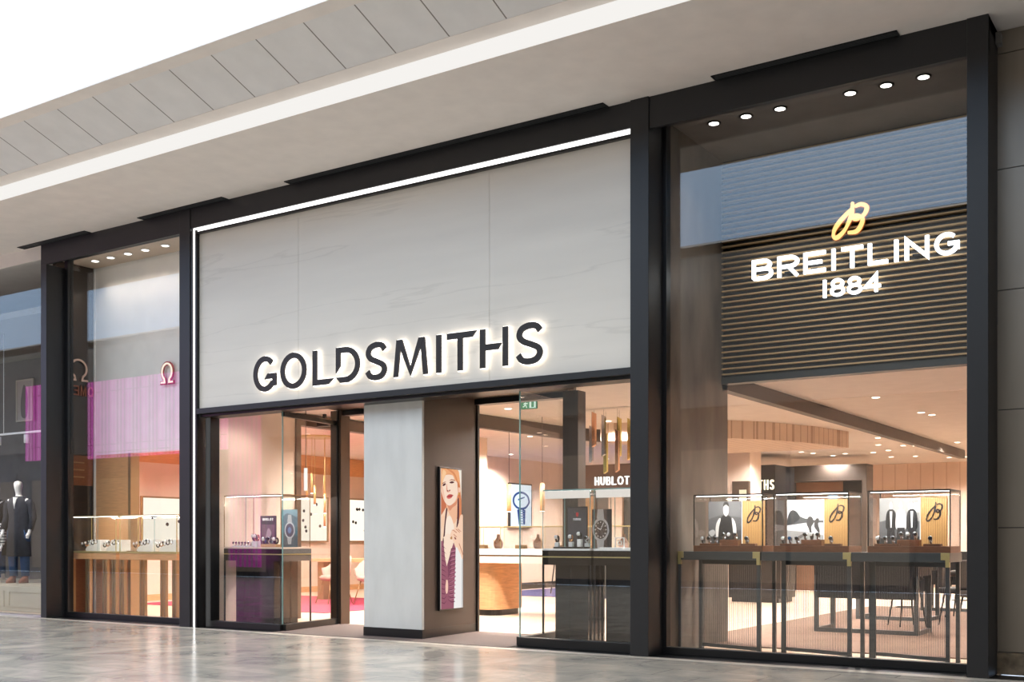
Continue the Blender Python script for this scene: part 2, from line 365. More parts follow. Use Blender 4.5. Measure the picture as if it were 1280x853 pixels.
def stone(name, c):
    m = mat(name, c, .45, 0, var=.05, scale=1.2, stretch=(.35,1,2.6), bump=.03, bscale=30)
    t = m.node_tree; N = t.nodes; L = t.links; b = N['Principled BSDF']; src = b.inputs['Base Color'].links[0].from_socket
    g = N.new('ShaderNodeNewGeometry'); mp = N.new('ShaderNodeMapping'); mp.inputs['Scale'].default_value = (.12, 1, 1.5); mp.inputs['Rotation'].default_value = (0, R(3), 0); L.new(g.outputs['Position'], mp.inputs[0])
    nz = N.new('ShaderNodeTexNoise'); nz.inputs['Scale'].default_value = 1.3; nz.inputs['Detail'].default_value = 7; nz.inputs['Distortion'].default_value = .35; L.new(mp.outputs[0], nz.inputs[0])
    sb = N.new('ShaderNodeMath'); sb.operation = 'SUBTRACT'; L.new(nz.outputs['Fac'], sb.inputs[0]); sb.inputs[1].default_value = .5
    ab = N.new('ShaderNodeMath'); ab.operation = 'ABSOLUTE'; L.new(sb.outputs[0], ab.inputs[0])
    r = N.new('ShaderNodeMapRange'); r.inputs[1].default_value = 0; r.inputs[2].default_value = .01; r.inputs[3].default_value = .16; r.inputs[4].default_value = 0; L.new(ab.outputs[0], r.inputs[0])
    mx = N.new('ShaderNodeMix'); mx.data_type = 'RGBA'; L.new(r.outputs[0], mx.inputs[0]); L.new(src, mx.inputs[6]); mx.inputs[7].default_value = srgb(150,142,130)
    L.new(mx.outputs[2], b.inputs['Base Color']); return m
M_stone = stone('white_stone', srgb(218,210,198))
mb = MB()
for a, b_ in ((-11.46, -9.682), (-9.678, -6.842), (-6.838, -5.1)): mb.box(a, b_, .05, .3, 2.86, 5.15, M_stone)
struct(mb.build('wall_fascia'), 'long white veined stone panel above the entrance carrying the shop name', 'wall')
# right clad wall
M_clad = mat('brushed_cladding', srgb(140,130,118), .36, .45, var=.10, scale=1.5, stretch=(3,1,.6), bump=.02, bscale=60)
mb = MB(); js = [.19, 1.252, 2.259, 3.28, 4.315, 5.302, 5.5]
for a, b_ in zip(js, js[1:]): mb.box(-1.789, 8, .386, .6, a+.004, b_-.004, M_clad)
mb.box(-1.789, 8, .40, .6, .19, 5.5, M_black)
struct(mb.build('wall_right'), 'brushed metal clad wall at the right edge with dark horizontal joints', 'wall')
struct(MB().box(-1.789, 8, .37, .6, 0, .186, mat('brown_marble_base', srgb(120,104,84), .3, var=.45, scale=14)).build('baseboard_right'), 'mottled brown marble base below the metal clad wall', 'baseboard')
# soffit grilles
for i, (a, b_, l) in enumerate([(-15.25, -13.65, 'short black slotted air grille in the soffit at the mannequin shop corner'), (-12.5, -10.85, 'black slotted air grille in the soffit over the slim pier'),
        (-9.75, -5.35, 'long black slotted air grille in the soffit over the white stone panel'), (-4.2, -2.5, 'black slotted air grille in the soffit over the big right window')]):
    g = thing('air_grille', l, 'grille', (a, -.125, 5.5), 0, 'linear air grilles in the soffit')
    ln = b_-a; mb = MB().box(0, ln, 0, .01, -.012, -.001, M_black).box(0, ln, .11, .12, -.012, -.001, M_black).box(0, .01, 0, .12, -.012, -.001, M_black).box(ln-.01, ln, 0, .12, -.012, -.001, M_black)
    mb.build('frame', g); mb = MB().box(.01, ln-.01, .01, .11, -.003, -.001, M_black)
    for k in range(4): mb.box(.01, ln-.01, .025+k*.022, .031+k*.022, -.008, -.003, M_darkgrey)
    mb.build('slats', g)
# ------------------------------------------------------------------ windows
def pane(name, x0, x1, y, z0, z1, parent, m=M_glass): return MB().box(x0, x1, y, y+.012, z0, z1, m).build(name, parent)
wn = struct(MB().box(-14.717, -11.784, .30, .34, 5.30, 5.38, M_black).box(-14.717, -11.784, .30, .40, 0, .075, M_black).box(-14.717, -14.64, .30, .40, .075, 5.36, M_black).build('window_1', bevel=.003), 'tall narrow shop window showing low glass cases', 'window')
pane('pane', -14.64, -11.784, .345, .075, 2.42, wn); pane('pane', -14.64, -11.784, .345, 2.424, 4.05, wn); pane('pane', -14.64, -11.784, .345, 4.054, 5.36, wn)
wn = struct(MB().box(-4.9, -1.958, .30, .34, 5.30, 5.38, M_black).box(-4.9, -1.958, .30, .40, 0, .075, M_black).box(-4.9, -4.86, .30, .40, .075, 5.36, M_black).box(-2.02, -1.958, .30, .4, .075, 5.36, M_black).build('window_2', bevel=.003), 'big shop window with the illuminated sign inside', 'window')
pane('pane', -4.86, -2.02, .345, .075, 2.448, wn); pane('pane', -4.86, -2.02, .345, 2.452, 5.36, wn)
# entrance glazing left: front pane and return pane with black plinth
def wall_seg(mb, p, q, th, z0, z1, m):
    d = (Vector(q)-Vector(p)).normalized(); n = Vector((-d.y, d.x))*th/2; P = Vector(p); Q = Vector(q)
    mb.prism([tuple(P+n), tuple(P-n), tuple(Q-n), tuple(Q+n)], z0, z1, m, 'z'); return mb
LC = (-10.093, .2); LE = (-10.33, 1.45); RC = (-6.564, .23); RE = (-6.66, 1.45)
mb = MB().box(-11.46, LC[0], .15, .26, 0, .085, M_black).box(-11.46, -11.36, .15, .3, .085, 2.76, M_black); wall_seg(mb, LC, LE, .09, 0, .085, M_black); wall_seg(mb, LC, LE, .05, 2.70, 2.76, M_black)
wn = struct(mb.build('window_3', bevel=.003), 'frameless glass corner left of the entrance', 'window')
pane('pane', -11.36, LC[0]-.006, .194, .085, 2.76, wn); wall_seg(MB(), (LC[0]-.001, LC[1]+.012), LE, .012, .085, 2.72, M_glass).build('pane', wn)
MB().box(LC[0]-.007, LC[0]+.003, .19, .202, .085, 2.76, M_edge).build('pane_edge', wn)
mb = MB().box(RC[0], -5.1, .18, .29, 0, .10, M_black); wall_seg(mb, RC, RE, .09, 0, .10, M_black)
wn = struct(mb.build('window_4', bevel=.003), 'frameless glass corner right of the entrance', 'window')
pane('pane', RC[0]+.006, -5.1, .224, .10, 2.76, wn); wall_seg(MB(), (RC[0]+.001, RC[1]+.012), RE, .012, .10, 2.76, M_glass).build('pane', wn)
MB().box(RC[0]-.004, RC[0]+.007, .22, .233, .10, 2.76, M_edge).build('pane_edge', wn)
# door posts, lobby ceiling, lobby header
T(9, MB().box(-10.42, -10.23, 1.42, 1.60, 0, 2.9, M_bronze).box(-10.30, -10.27, 1.40, 1.42, 0, 2.9, M_black), 'bronze post at the inner end of the left entrance glass')
T(10, MB().box(-6.74, -6.53, 1.42, 1.60, 0, 2.9, M_umber), 'dark post at the inner end of the right entrance glass')
T(11, MB().box(-10.25, -8.7, 1.45, 1.58, 2.83, 2.9, M_black).box(-8.05, -6.7, 1.45, 1.58, 2.83, 2.9, M_black), 'black head rail across the inner side of the lobby')
struct(MB().prism([(LC[0], .3), (-6.56, .3), (-6.66, 1.6), (-10.35, 1.6)], 2.9, 2.98, M_bronze, 'z').build('ceiling_lobby'), 'brown ceiling of the entrance lobby', 'ceiling')
struct(MB().prism([(LC[0], 0), (-6.56, 0), (-6.66, 1.5), (-10.35, 1.5)], .001, .006, M_mat, 'z').build('floor_matting'), 'dark grey entrance matting between the glass corners', 'floor')
# pillar
PL = thing('entrance_pillar', 'freestanding pale stone pillar with dark brown sides between the two doorways', 'pillar', (0,0,0))
M_pst = mat('pillar_stone', srgb(206,205,200), .5, 0, var=.06, scale=5, stretch=(1,1,.35), bump=.05, bscale=90)
MB().box(-8.809, -7.93, .26, .30, .11, 2.755, M_pst).build('stone_face', PL, bevel=.002)
MB().prism([(-8.80, .30), (-7.93, .30), (-8.04, 1.5), (-8.70, 1.5)], .11, 2.9, M_umber, 'z').build('body', PL)
MB().prism([(-8.813, .255), (-7.925, .255), (-8.035, 1.505), (-8.705, 1.505)], 0, .11, M_black, 'z').build('plinth', PL)
MB().box(-8.06, -8.015, 1.49, 1.53, 0, 2.83, M_black).build('edge_rail', PL)
# ------------------------------------------------------------------ interior shell
# narrow window volume and the boutique behind
M_gwall = mat('glossy_bronze_glass', srgb(62,50,42), .06, 0, spec=.8)
struct(MB().box(-15.05, -14.96, .33, 1.0, 2.46, 5.36, M_gwall).box(-15.05, -14.96, .33, 1.0, 0, 2.46, M_bronze).build('wall_boutique_side'), 'glossy dark bronze return wall inside the narrow window', 'wall')
M_bulk = mat('white_bulkhead', srgb(240,236,230), .6)
mb = MB().box(-14.96, -11.6, .99, 1.1, 2.46, 5.36, M_bulk)
struct(mb.build('wall_boutique_bulkhead'), 'tall off-white bulkhead wall high inside the narrow window', 'wall')
struct(MB().box(-14.96, -14.93, .975, 1.10, 0, 5.36, M_white).build('trim_12'), 'thin white vertical edge trim inside the narrow window', 'trim')
struct(MB().box(-14.93, -14.13, 1.0, 1.1, 0, 2.46, M_woodh).box(-14.13, -14.07, .98, 1.14, 0, 2.46, M_brassd).build('wall_boutique_wood'), 'oak veneered wall panel with bronze edge behind the glass cases', 'wall')
struct(MB().box(-15.05, -11.3, .3, 1.1, 5.36, 5.46, mat('window_ceiling_paint', srgb(214,196,178), .7)).build('ceiling_window'), 'pale ceiling with five downlights at the top of the narrow window', 'ceiling')
struct(MB().prism([(-15.3, 1.1), (-5.0, 1.1), (-5.0, 18.1), (-17.4, 18.1), (-17.4, 3.1), (-17.2, 2.97)], 3.0, 3.1, M_ceil, 'z').box(-5.0, -1.8, 1.9, 18.1, 3.0, 3.1, M_ceil).box(-11.6, -5.0, .34, 1.0, 3.0, 3.1, M_ceil).build('ceiling_shop'), 'cream shop ceiling dotted with downlights', 'ceiling')
mb = MB().box(-17.4, -17.2, 2.9, 12, 0, 2.6, M_beige).box(-17.4, -17.195, 2.9, 12, 2.6, 3.0, M_woodh).box(-17.4, -17.19, 2.9, 12, 0, .12, M_wood)
struct(mb.build('wall_boutique_far'), 'beige panelled boutique wall with an orange wood band on top', 'wall')
struct(wall_seg(MB(), (-15.06, 1.12), (-17.3, 2.95), .08, 0, 3.0, M_beige).box(-17.4, -14.1, 12, 12.2, 0, 3.0, M_beige).build('wall_boutique_ends'), 'beige end walls of the boutique', 'wall')
# dividing wall with framed opening
struct(MB().box(-11.66, -11.56, .33, 1.9, 0, 3.0, M_beige).box(-11.66, -11.56, 6.5, 6.8, 0, 3.0, M_beige).build('wall_divider'), 'beige wall behind the left entrance glass case', 'wall')
T(12 + 1, MB().box(-11.69, -11.53, 1.9, 2.0, 0, 2.99, M_bronze).box(-11.69, -11.53, 2.0, 6.5, 2.82, 2.99, M_bronze).box(-11.69, -11.53, 6.4, 6.5, 0, 2.82, M_bronze), 'bronze portal frame of the opening into the boutique')
struct(MB().box(-14.1, -11.66, 6.8, 6.9, 0, 3.0, M_beige).box(-14.1, -14.0, 6.8, 18, 0, 3.0, M_beige).box(-14.0, -13.98, 6.9, 18, 0, .15, M_umber).build('wall_shop_left'), 'beige side wall of the shop with dark skirting', 'wall')
struct(MB().box(-14, -1.75, 18, 18.2, 0, 3.0, pattern_mat('panelled_plaster', srgb(232,206,186), srgb(214,184,162), [(0, 0, .3, .03)])).build('wall_shop_back'), 'beige back wall deep inside the shop', 'wall')
struct(MB().box(-1.9, -1.80, .40, 18, 0, 3.0, M_beige).box(-1.95, -1.80, .40, 1.8, 3.0, 5.4, M_bronze).build('wall_shop_right'), 'beige wall at the inner end of the big window', 'wall')
# big window volume
M_conc = mat('grey_travertine', srgb(100,93,85), .5, 0, var=.35, scale=3, stretch=(1,1.2,.5), bump=.08, bscale=20)
struct(MB().box(-5.0, -4.88, .33, 1.92, 0, 5.4, M_conc).build('wall_window_return'), 'mottled grey stone return wall inside the big window', 'wall')
struct(MB().box(-5.0, -1.75, .30, 1.9, 5.36, 5.46, mat('grey_plaster_ceiling', srgb(110,106,102), .7, var=.12, scale=3)).build('ceiling_display'), 'grey plaster ceiling with six downlights at the top of the big window', 'ceiling')
mb = MB().box(-4.88, -1.9, 1.80, 1.9, 2.9, 5.36, M_black).box(-4.88, -1.9, 1.75, 1.9, 2.88, 2.95, M_darkgrey)
struct(mb.build('wall_bulkhead'), 'dark bulkhead behind the illuminated sign', 'wall')
mb = MB(); z = 2.975; M_slat = mat('bronze_slat', srgb(196,164,120), .4, .3)
while z < 5.34: mb.box(-4.88, -1.92, 1.745, 1.80, z, z+.017, M_slat); z += .0615
struct(mb.build('trim_14'), 'horizontal bronze slats covering the bulkhead behind the illuminated sign', 'trim')
struct(MB().box(-5.0, -4.88, 1.77, 14.5, 2.83, 3.0, M_umber).build('trim_15'), 'long dark beam running back along the ceiling from the big window', 'beam')
mb = MB(); pts = [(-9.5, 2.5), (-9.45, 4), (-9.35, 5.8), (-8.9, 7.3), (-8.1, 9)]
for a, b_ in zip(pts, pts[1:]): wall_seg(mb, a, b_, .10, 2.80, 3.0, M_umber)
struct(mb.build('trim_16'), 'dark curved band dropping from the shop ceiling behind the entrance', 'beam')
mb = MB().prism([(-8.6, 5.7), (-6.9, 6.1), (-6.3, 6.9), (-5.9, 8.0), (-5.7, 9.2), (-8.6, 9.2)], 2.72, 3.0, pattern_mat('ribbed_plaster', srgb(226,204,184), srgb(186,160,138), [(0, 0, .16, .02), (1, 0, .16, .02)]), 'z')
struct(mb.build('ceiling_drop'), 'ribbed cream ceiling drop seen above the glass cases of the big window', 'ceiling')
struct(MB().box(-8.75, -8.18, 11.0, 11.6, 0, 3.0, M_beige).build('wall_column'), 'cream square column beside the black unit deep in the shop', 'column')
# carpets
tag(MB().box(-16.6, -12.0, 3.0, 6.7, .001, .010, M_pink).build('rug'), 'crimson rug under the boutique chairs', 'rug')
tag(MB().box(-13.6, -9.8, 9.2, 12.6, .001, .012, M_blue).build('rug'), 'indigo rug behind the oak counter', 'rug')
tag(MB().box(-5.4, -1.95, 1.45, 9.5, .001, .012, M_taupe).build('rug'), 'taupe carpet behind the three dark display tables', 'rug')

# ================================================================== OPPOSITE SIDE OF THE MALL (seen in the glass)
struct(MB().box(-60, 14, -14.6, -14, 4.3, 8.15, mat('opposite_render', srgb(120,112,102), .8)).box(-60, 14, -14.7, -14, 7.9, 8.2, M_soff).box(-60, 14, -14.7, -14.3, 0, 4.3, M_umber).build('wall_opposite'), 'upper wall of the shops across the mall', 'wall')
mb = MB()
for k in range(110):
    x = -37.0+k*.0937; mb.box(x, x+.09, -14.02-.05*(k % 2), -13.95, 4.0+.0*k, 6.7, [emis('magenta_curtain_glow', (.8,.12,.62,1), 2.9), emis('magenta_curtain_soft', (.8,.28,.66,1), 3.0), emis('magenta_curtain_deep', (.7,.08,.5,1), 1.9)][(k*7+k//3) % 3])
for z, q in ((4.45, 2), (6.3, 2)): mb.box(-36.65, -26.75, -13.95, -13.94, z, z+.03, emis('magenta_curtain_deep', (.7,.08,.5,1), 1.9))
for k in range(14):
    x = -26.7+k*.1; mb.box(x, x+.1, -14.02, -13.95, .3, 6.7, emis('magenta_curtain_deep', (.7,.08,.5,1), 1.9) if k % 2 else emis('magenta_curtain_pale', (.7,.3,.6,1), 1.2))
tag(mb.build('lit_curtain'), 'glowing magenta curtain high across the mall, mirrored in the narrow window', 'curtain')
for k in range(9):
    x0 = -50+k*6.4
    sw = thing('shop_window', 'lit shop window across the mall, %s along from the far end' % ORD[k], 'shop window', (x0, -14.2, 0), 0, 'shop windows across the mall')
    MB().box(0, 5.6, -.08, 0, 0, .15, M_black).box(0, 5.6, -.08, 0, 3.3, 3.6, M_dark).box(0, .1, -.08, 0, .15, 3.3, M_dark).box(5.5, 5.6, -.08, 0, .15, 3.3, M_dark).box(2.75, 2.85, -.08, 0, .15, 3.3, M_dark).build('frame', sw)
    MB().box(.1, 5.5, -.09, -.08, .15, 3.3, emis('far_window_glow', (1,.8,.6,1), .35)).build('lit_interior', sw)

# ================================================================== LAMPS
def make_downlight(name, z, lens, ring):
    t = thing(name, '', 'downlight', (0,0,-50)); 
    MB().lathe([(.055, -.006), (.07, -.006), (.07, .0)], (0,0,0), ring, 20).build('trim_ring', t)
    MB().lathe([(.01, -.009), (.045, -.008), (.05, -.0065)], (0,0,0), lens, 16).build('lens', t)
    return kids(t)
DL = {}
def downlight(x, y, z, label, group, power=None, cone=115, lens=M_lens, ring=M_white, color=(1,.915,.845), blend=.6, size=.04, tilt=0):
    key = (lens.name, ring.name)
    if key not in DL: DL[key] = make_downlight('downlight', z, lens, ring); t = DL[key]; t.location = (x, y, z); t['label'] = label; t['group'] = group
    else: t = dup(DL[key], (x, y, z), 0, label, group)
    if power:
        l = bpy.data.lights.new('lamp', 'SPOT'); l.energy = power; l.color = color; l.spot_size = R(cone); l.spot_blend = blend; l.shadow_soft_size = size
        o = bpy.data.objects.new('lamp', l); COL.objects.link(o); o.parent = t; o.location = (0, 0, -.03); o.rotation_euler = (R(tilt), 0, 0)
    return t
for i, x in enumerate([-4.495, -4.154, -3.804, -3.122, -2.791, -2.458]):
    downlight(x, .64, 5.355, 'recessed lamp in the grey ceiling of the big window, %s from the stone return' % ORD[i], 'downlights over the big window', 26, 80, M_lensw, M_black, (1,.86,.7), tilt=12)
for i, x in enumerate([-14.5, -14.13, -13.73, -13.34, -12.9, -12.45]):
    downlight(x, .67, 5.355, 'bright lamp in the ceiling of the narrow window, %s from the glossy return' % ORD[i], 'downlights over the narrow window', 9, 100, M_lensw, M_white, (1,.86,.74), tilt=10)
for i, (x, y) in enumerate([(-9.45, .75), (-9.05, .75), (-7.5, .85), (-7.12, .9)]):
    downlight(x, y, 2.9, 'small lamp in the brown lobby ceiling, %s of four from the left doorway' % ORD[i], 'lobby downlights', 22, 110)
n = 0
spots = [(-10.9, .75, 40), (-6.25, .75, 30), (-5.6, .75, 30), (-5.6, 2.4, SPOT), (-7.2, 2.5, SPOT), (-8.7, 3.2, SPOT), (-10.3, 2.9, SPOT), (-11.0, 5.2, SPOT), (-10.7, 6.9, SPOT), (-8.3, 5.4, SPOT),
    (-6.6, 4.6, SPOT), (-4.03, 4.8, SPOT), (-3.96, 6.9, SPOT), (-3.9, 7.3, 0), (-3.2, 2.6, SPOT*.8), (-3.0, 9.5, SPOT), (-5.4, 10.4, SPOT), (-4.6, 12.4, SPOT*1.5), (-6.2, 13.6, SPOT), (-7.4, 10.6, SPOT), (-9.4, 9.4, SPOT),
    (-12.6, 8.2, SPOT), (-13.3, 10.2, SPOT), (-12.2, 12.5, SPOT), (-9.8, 12.1, SPOT), (-7.6, 14.4, SPOT), (-5.6, 16.4, SPOT), (-3.4, 16.2, SPOT), (-10.5, 15.6, SPOT),
    (-13.2, 2.4, SPOT), (-15.6, 2.4, SPOT), (-14.6, 4.1, SPOT), (-12.7, 4.6, SPOT), (-16.2, 6.0, SPOT), (-15.2, 8.6, SPOT), (-13.0, 1.5, 40)]
ZN = {}
for i, (x, y, p) in enumerate(sorted(spots, key=lambda q: q[1])):
    zn = 'in the boutique' if x < -11.6 and y < 6.8 or x < -14 else 'over the entrance cases' if y < 1.2 else 'over the taupe carpet' if x > -5.4 and y < 9.6 else 'over the indigo rug' if x < -9.7 and y > 9 else 'over the oak counter' if y < 5.5 else 'past the oak counter' if y < 9.6 else 'deep in the shop'
    ZN[zn] = ZN.get(zn, 0)+1
    if zn == 'in the boutique': p *= .55
    downlight(x, y, 3.0, 'round ceiling downlight %s, %s going inward' % (zn, ORD[ZN[zn]-1]), 'shop ceiling downlights', p, 150)
for i in range(22):
    x = -8.0+random.random()*4.4; y = 10.2+random.random()*6.5
    downlight(x, y, 3.0, 'tiny ceiling spot deep in the shop', 'ceiling spots deep in the shop')

# ================================================================== SIGNS
# backlit name over the entrance
sg = thing('shop_sign', 'backlit dark letters GOLDSMITHS on the white stone panel', 'sign', (0, 0, 0))
M_sign = mat('sign_bronze_black', srgb(44,38,35), .4, .2)
M_halo = emis('halo_warm_white', (1,.93,.84,1), 3.6)
def gs(mb, ch, x0, x1, z0, z1, t, y0, y1, m, grow=0):
    t = t+grow*2; g = grow; x0 -= g; x1 += g; z0 -= g; z1 += g
    cnt = [0]
    def P(pts): cnt[0] += 1; mb.prism(pts, y0-.001*cnt[0], y1, m)
    w_ = x1-x0; h_ = z1-z0
    if ch == 'L':
        mb.box(x0, x0+t, y0, y1, z0, z1, m); P([(x0, z0), (x1-.09, z0), (x1, z0+t), (x0, z0+t)])
    elif ch == 'D':
        P([(x0, z0+.12), (x0, z1), (x0+t, z1), (x0+t, z0+.20)]); P([(x0, z0+t), (x0+.07, z0), (x0+.2, z0), (x0+.2, z0+t)])
        mb.ribbon([(x0+t, z1-t/2), (x0+.12, z1-t/2)]+arc(x0+.15, (z0+z1)/2, w_-.15-t/2, (h_-t)/2, 90, -90)+[(x0+.12, z0+t/2)], t, y0, y1, m)
    elif ch == 'T':
        P([(x0, z1-t), (x0, z1), (x1, z1), (x1-.06, z1-t)]); c = x0+w_*.44; mb.box(c-t/2, c+t/2, y0, y1, z0, z1, m)
    elif ch == 'H':
        mb.box(x0, x0+t, y0, y1, z0, z1, m); mb.box(x1-t, x1, y0, y1, z0, z1, m); c = (z0+z1)/2+.01
        P([(x0+t, c-t/2), (x0+t, c+t/2), (x1-t-.01, c+t/2), (x1-t-.06, c-t/2)])
    elif ch == 'G':
        mb.ribbon(arc((x0+x1)/2, (z0+z1)/2, (w_-t)/2, (h_-t)/2, 45, 318, 24)+[(x1-t/2, z0+.10), (x1-t/2, z0+.17)], t, y0, y1, m)
        P([(x1-.20, z0+.155), (x1-.15, z0+.155+t), (x1, z0+.155+t), (x1, z0+.155)])
    elif ch == 'M':
        k = t*1.0; c = (x0+x1)/2
        P([(x0, z0), (x0+.045, z1), (x0+.045+k, z1), (x0+k*.95, z0)]); P([(x1-k*.95, z0), (x1-.045-k, z1), (x1-.045, z1), (x1, z0)])
        P([(x0+.05, z1), (x0+.05+k*1.15, z1), (c+.012, z0+.06), (c, z0)]); P([(c, z0), (c-.012, z0+.06), (x1-.05-k*1.15, z1), (x1-.05, z1)])
    else: glyph(mb, ch, x0, x1, z0, z1, t, y0, y1, m)
for ch, a, b_ in [('G', -10.39, -9.99), ('O', -9.92, -9.485), ('L', -9.38, -9.04), ('D', -9.005, -8.635), ('S', -8.555, -8.215), ('M', -8.126, -7.631), ('I', -7.53, -7.43), ('T', -7.363, -6.963), ('H', -6.921, -6.557), ('S', -6.465, -6.11)]:
    o_ = .012 if ch in 'GOS' else 0
    mb = MB(); gs(mb, ch, a, b_, 3.0-o_, 3.42+o_, .068, -.02, .0, M_sign); lt = mb.build('letter', sg)
    mb = MB(); gs(mb, ch, a, b_, 3.0-o_, 3.42+o_, .068, .001, .03, M_halo, .007); q = mb.build('halo_light', lt)
# illuminated sign in the big window
sb = thing('window_sign', 'glowing white letters BREITLING 1884 under an amber B emblem in the big window', 'sign', (0, 1.70, 0))
M_wl = emis('sign_white_glow', (.93,.97,1,1), 3.2); M_al = emis('sign_amber_glow', (1,.62,.22,1), 1.7); M_rim = mat('amber_rim', srgb(190,110,50), .4)
xs = -4.498; ws = {'I': .065, 'L': .2, 'T': .22}; txt = 'BREITLING'; tot = sum(ws.get(c, .235) for c in txt); gp = (2.135-tot)/8
for c in txt:
    a = ws.get(c, .235); mb = MB(); glyph(mb, c, xs, xs+a, 3.962, 4.185, .038, -.03, 0, M_wl)
    o = mb.build('letter', sb); MB().box(xs+a*.3, xs+a*.6, 0, .055, 4.0, 4.02, M_black).build('stud', o); xs += a+gp
xs = -3.735
for c, a in (('1', .07), ('8', .155), ('8', .155), ('4', .165)):
    mb = MB(); glyph(mb, c, xs, xs+a, 3.685, 3.872, .031, -.03, 0, M_wl); mb.build('digit', sb); xs += a+.022
mb = MB(); blogo(mb, -3.62, -3.25, 4.29, 4.64, .032, -.03, 0, M_al); em = mb.build('emblem', sb); mb = MB(); blogo(mb, -3.62, -3.25, 4.29, 4.64, .045, .002, .02, M_rim); mb.build('emblem_rim', em)
# omega sign and a modelled reflection
so = thing('sign_and_reflection', 'round horseshoe emblem with red rim on the off-white bulkhead', 'sign', (-13.33, .95, 3.42))
M_red = mat('red_enamel', srgb(170,40,40), .35)
mb = MB(); glyph(mb, 'omega', 0, .30, 0, .34, .055, -.02, 0, M_red); mb.build('emblem', so); mb = MB(); glyph(mb, 'omega', .02, .28, .02, .32, .025, -.03, -.02, emis('emblem_cream', (1,.85,.7,1), 1.2)); mb.build('emblem_face', so)
so = thing('sign_and_reflection', 'reflection of a copper horseshoe emblem and lettering, modelled as relief on the glossy bronze return', 'sign', (-14.95, .36, 3.3), R(90))  # mirror image of an OMEGA sign, built as solid reversed letters
mb = MB(); glyph(mb, 'omega', .17, .50, .28, .62, .03, -.02, 0, mat('pale_copper', srgb(232,196,176), .3, .6)); mb.build('emblem', so)
M_cop = mat('dark_copper', srgb(150,90,66), .35, .5)
mb = MB(); 
for k, c in enumerate('AGEMO'):
    m2 = MB(); glyph(m2, c, 0, .11, 0, .15, .022, -.02, 0, M_cop); off = .60-(4-k)*.13-.11
    m2.v = [(off+.11-v[0], v[1], v[2]+.06) for v in m2.v]; m2.f = [list(reversed(f)) for f in m2.f]; m2.build('letter', so)

# ================================================================== WATCHES AND STANDS (prototypes)
def make_watch(strapm, dialm, nm='wristwatch'):
    t = thing(nm, '', 'watch', (0,0,-50))
    ring = [(0, .026*math.sin(R(a)), .034+.030*math.cos(R(a))) for a in range(25, 336, 22)]
    mb = MB()
    mb.tube(ring, .0085, strapm, 6); mb.v = [(v[0]*1.15, v[1], v[2]) for v in mb.v]; mb.build('strap', t)
    MB().lathe([(.019, -.004), (.021, 0), (.021, .008), (.018, .011)], (0, -.024, .052), M_steel, 16, axis='y').build('watch_case', t)
    MB().lathe([(.017, .0), (.017, .0015)], (0, -.035, .052), dialm, 14, axis='y').build('dial', t)
    return kids(t)
M_dialw = mat('watch_dial_white', srgb(225,225,222), .3); M_dialb = mat('watch_dial_blue', srgb(30,80,130), .25); M_gold = mat('rose_gold', srgb(220,160,120), .25, .8)
WP = {'steel': make_watch(M_steel, M_dial), 'black': make_watch(M_strap, M_dialw), 'blue': make_watch(M_steel, M_dialb), 'gold': make_watch(M_gold, M_dialw)}
WUSED = set()
def watch(kind, x, y, z, label, group, s=1.0, rz=0):
    if kind not in WUSED: WUSED.add(kind); t = WP[kind]; t.location = (x, y, z); t.rotation_euler = (0,0,rz); t['label'] = label; t['group'] = group
    else: t = dup(WP[kind], (x, y, z), rz, label, group)
    t.scale = (s, s, s); return t
def block(name, label, x0, x1, y0, y1, z0, z1, m, group=None, cat='display block'):
    return tag(MB().box(x0, x1, y0, y1, z0, z1, m).build(name, bevel=.003), label, cat, group)

# ------------------------------------------------------------------ glass case builder
def glass_case(label, group, x, y, z, wd, dp, ht, basem, baseh, framem, fr=.008, lit='strip', dividers=(), base_label=None, rz=0, posts=True, lamp=5):
    t = thing('glass_display_case', label, 'display case', (x, y, z), rz, group)
    MB().box(0, wd, 0, dp, 0, baseh, basem).build('base', t, bevel=.002)
    mb = MB().box(0, wd, 0, dp, ht-.014, ht, framem)
    mb2 = MB()
    if posts:
        for px, py in ((0, 0), (wd-fr, 0), (0, dp-fr), (wd-fr, dp-fr)): MB().box(px, px+fr, py, py+fr, baseh, ht-.014, framem).build('corner_post', t)
    mb.build('top_frame', t)
    g = MB().box(.001, wd-.001, .001, .007, baseh, ht-.014, M_cglass).box(.001, wd-.001, dp-.007, dp-.001, baseh, ht-.014, M_cglass).box(.001, .007, .008, dp-.008, baseh, ht-.014, M_cglass).box(wd-.007, wd-.001, .008, dp-.008, baseh, ht-.014, M_cglass)
    g.build('glass_panes', t)
    for d in dividers: MB().box(d, d+.006, -.002, .0005, baseh, ht-.014, M_edge).build('pane_joint', t)
    if lit == 'strip':
        MB().box(.02, wd-.02, .03, .042, ht-.018, ht-.0145, M_led).build('led_strip', t)
        l = bpy.data.lights.new('lamp', 'AREA'); l.shape = 'RECTANGLE'; l.size = wd-.06; l.size_y = .008; l.energy = lamp; l.color = (1,.96,.9)
        o = bpy.data.objects.new('lamp', l); COL.objects.link(o); o.parent = t; o.location = (wd/2, .05, ht-.022); o.rotation_euler = (R(35), 0, 0)
    elif lit == 'valance':
        MB().box(.015, wd-.015, .02, .03, ht-.10, ht-.0145, emis('valance_glow', (1,.93,.86,1), .9)).build('light_valance', t)
        MB().box(.03, wd-.03, .05, .065, ht-.024, ht-.0145, M_led).build('led_strip', t)
    return t

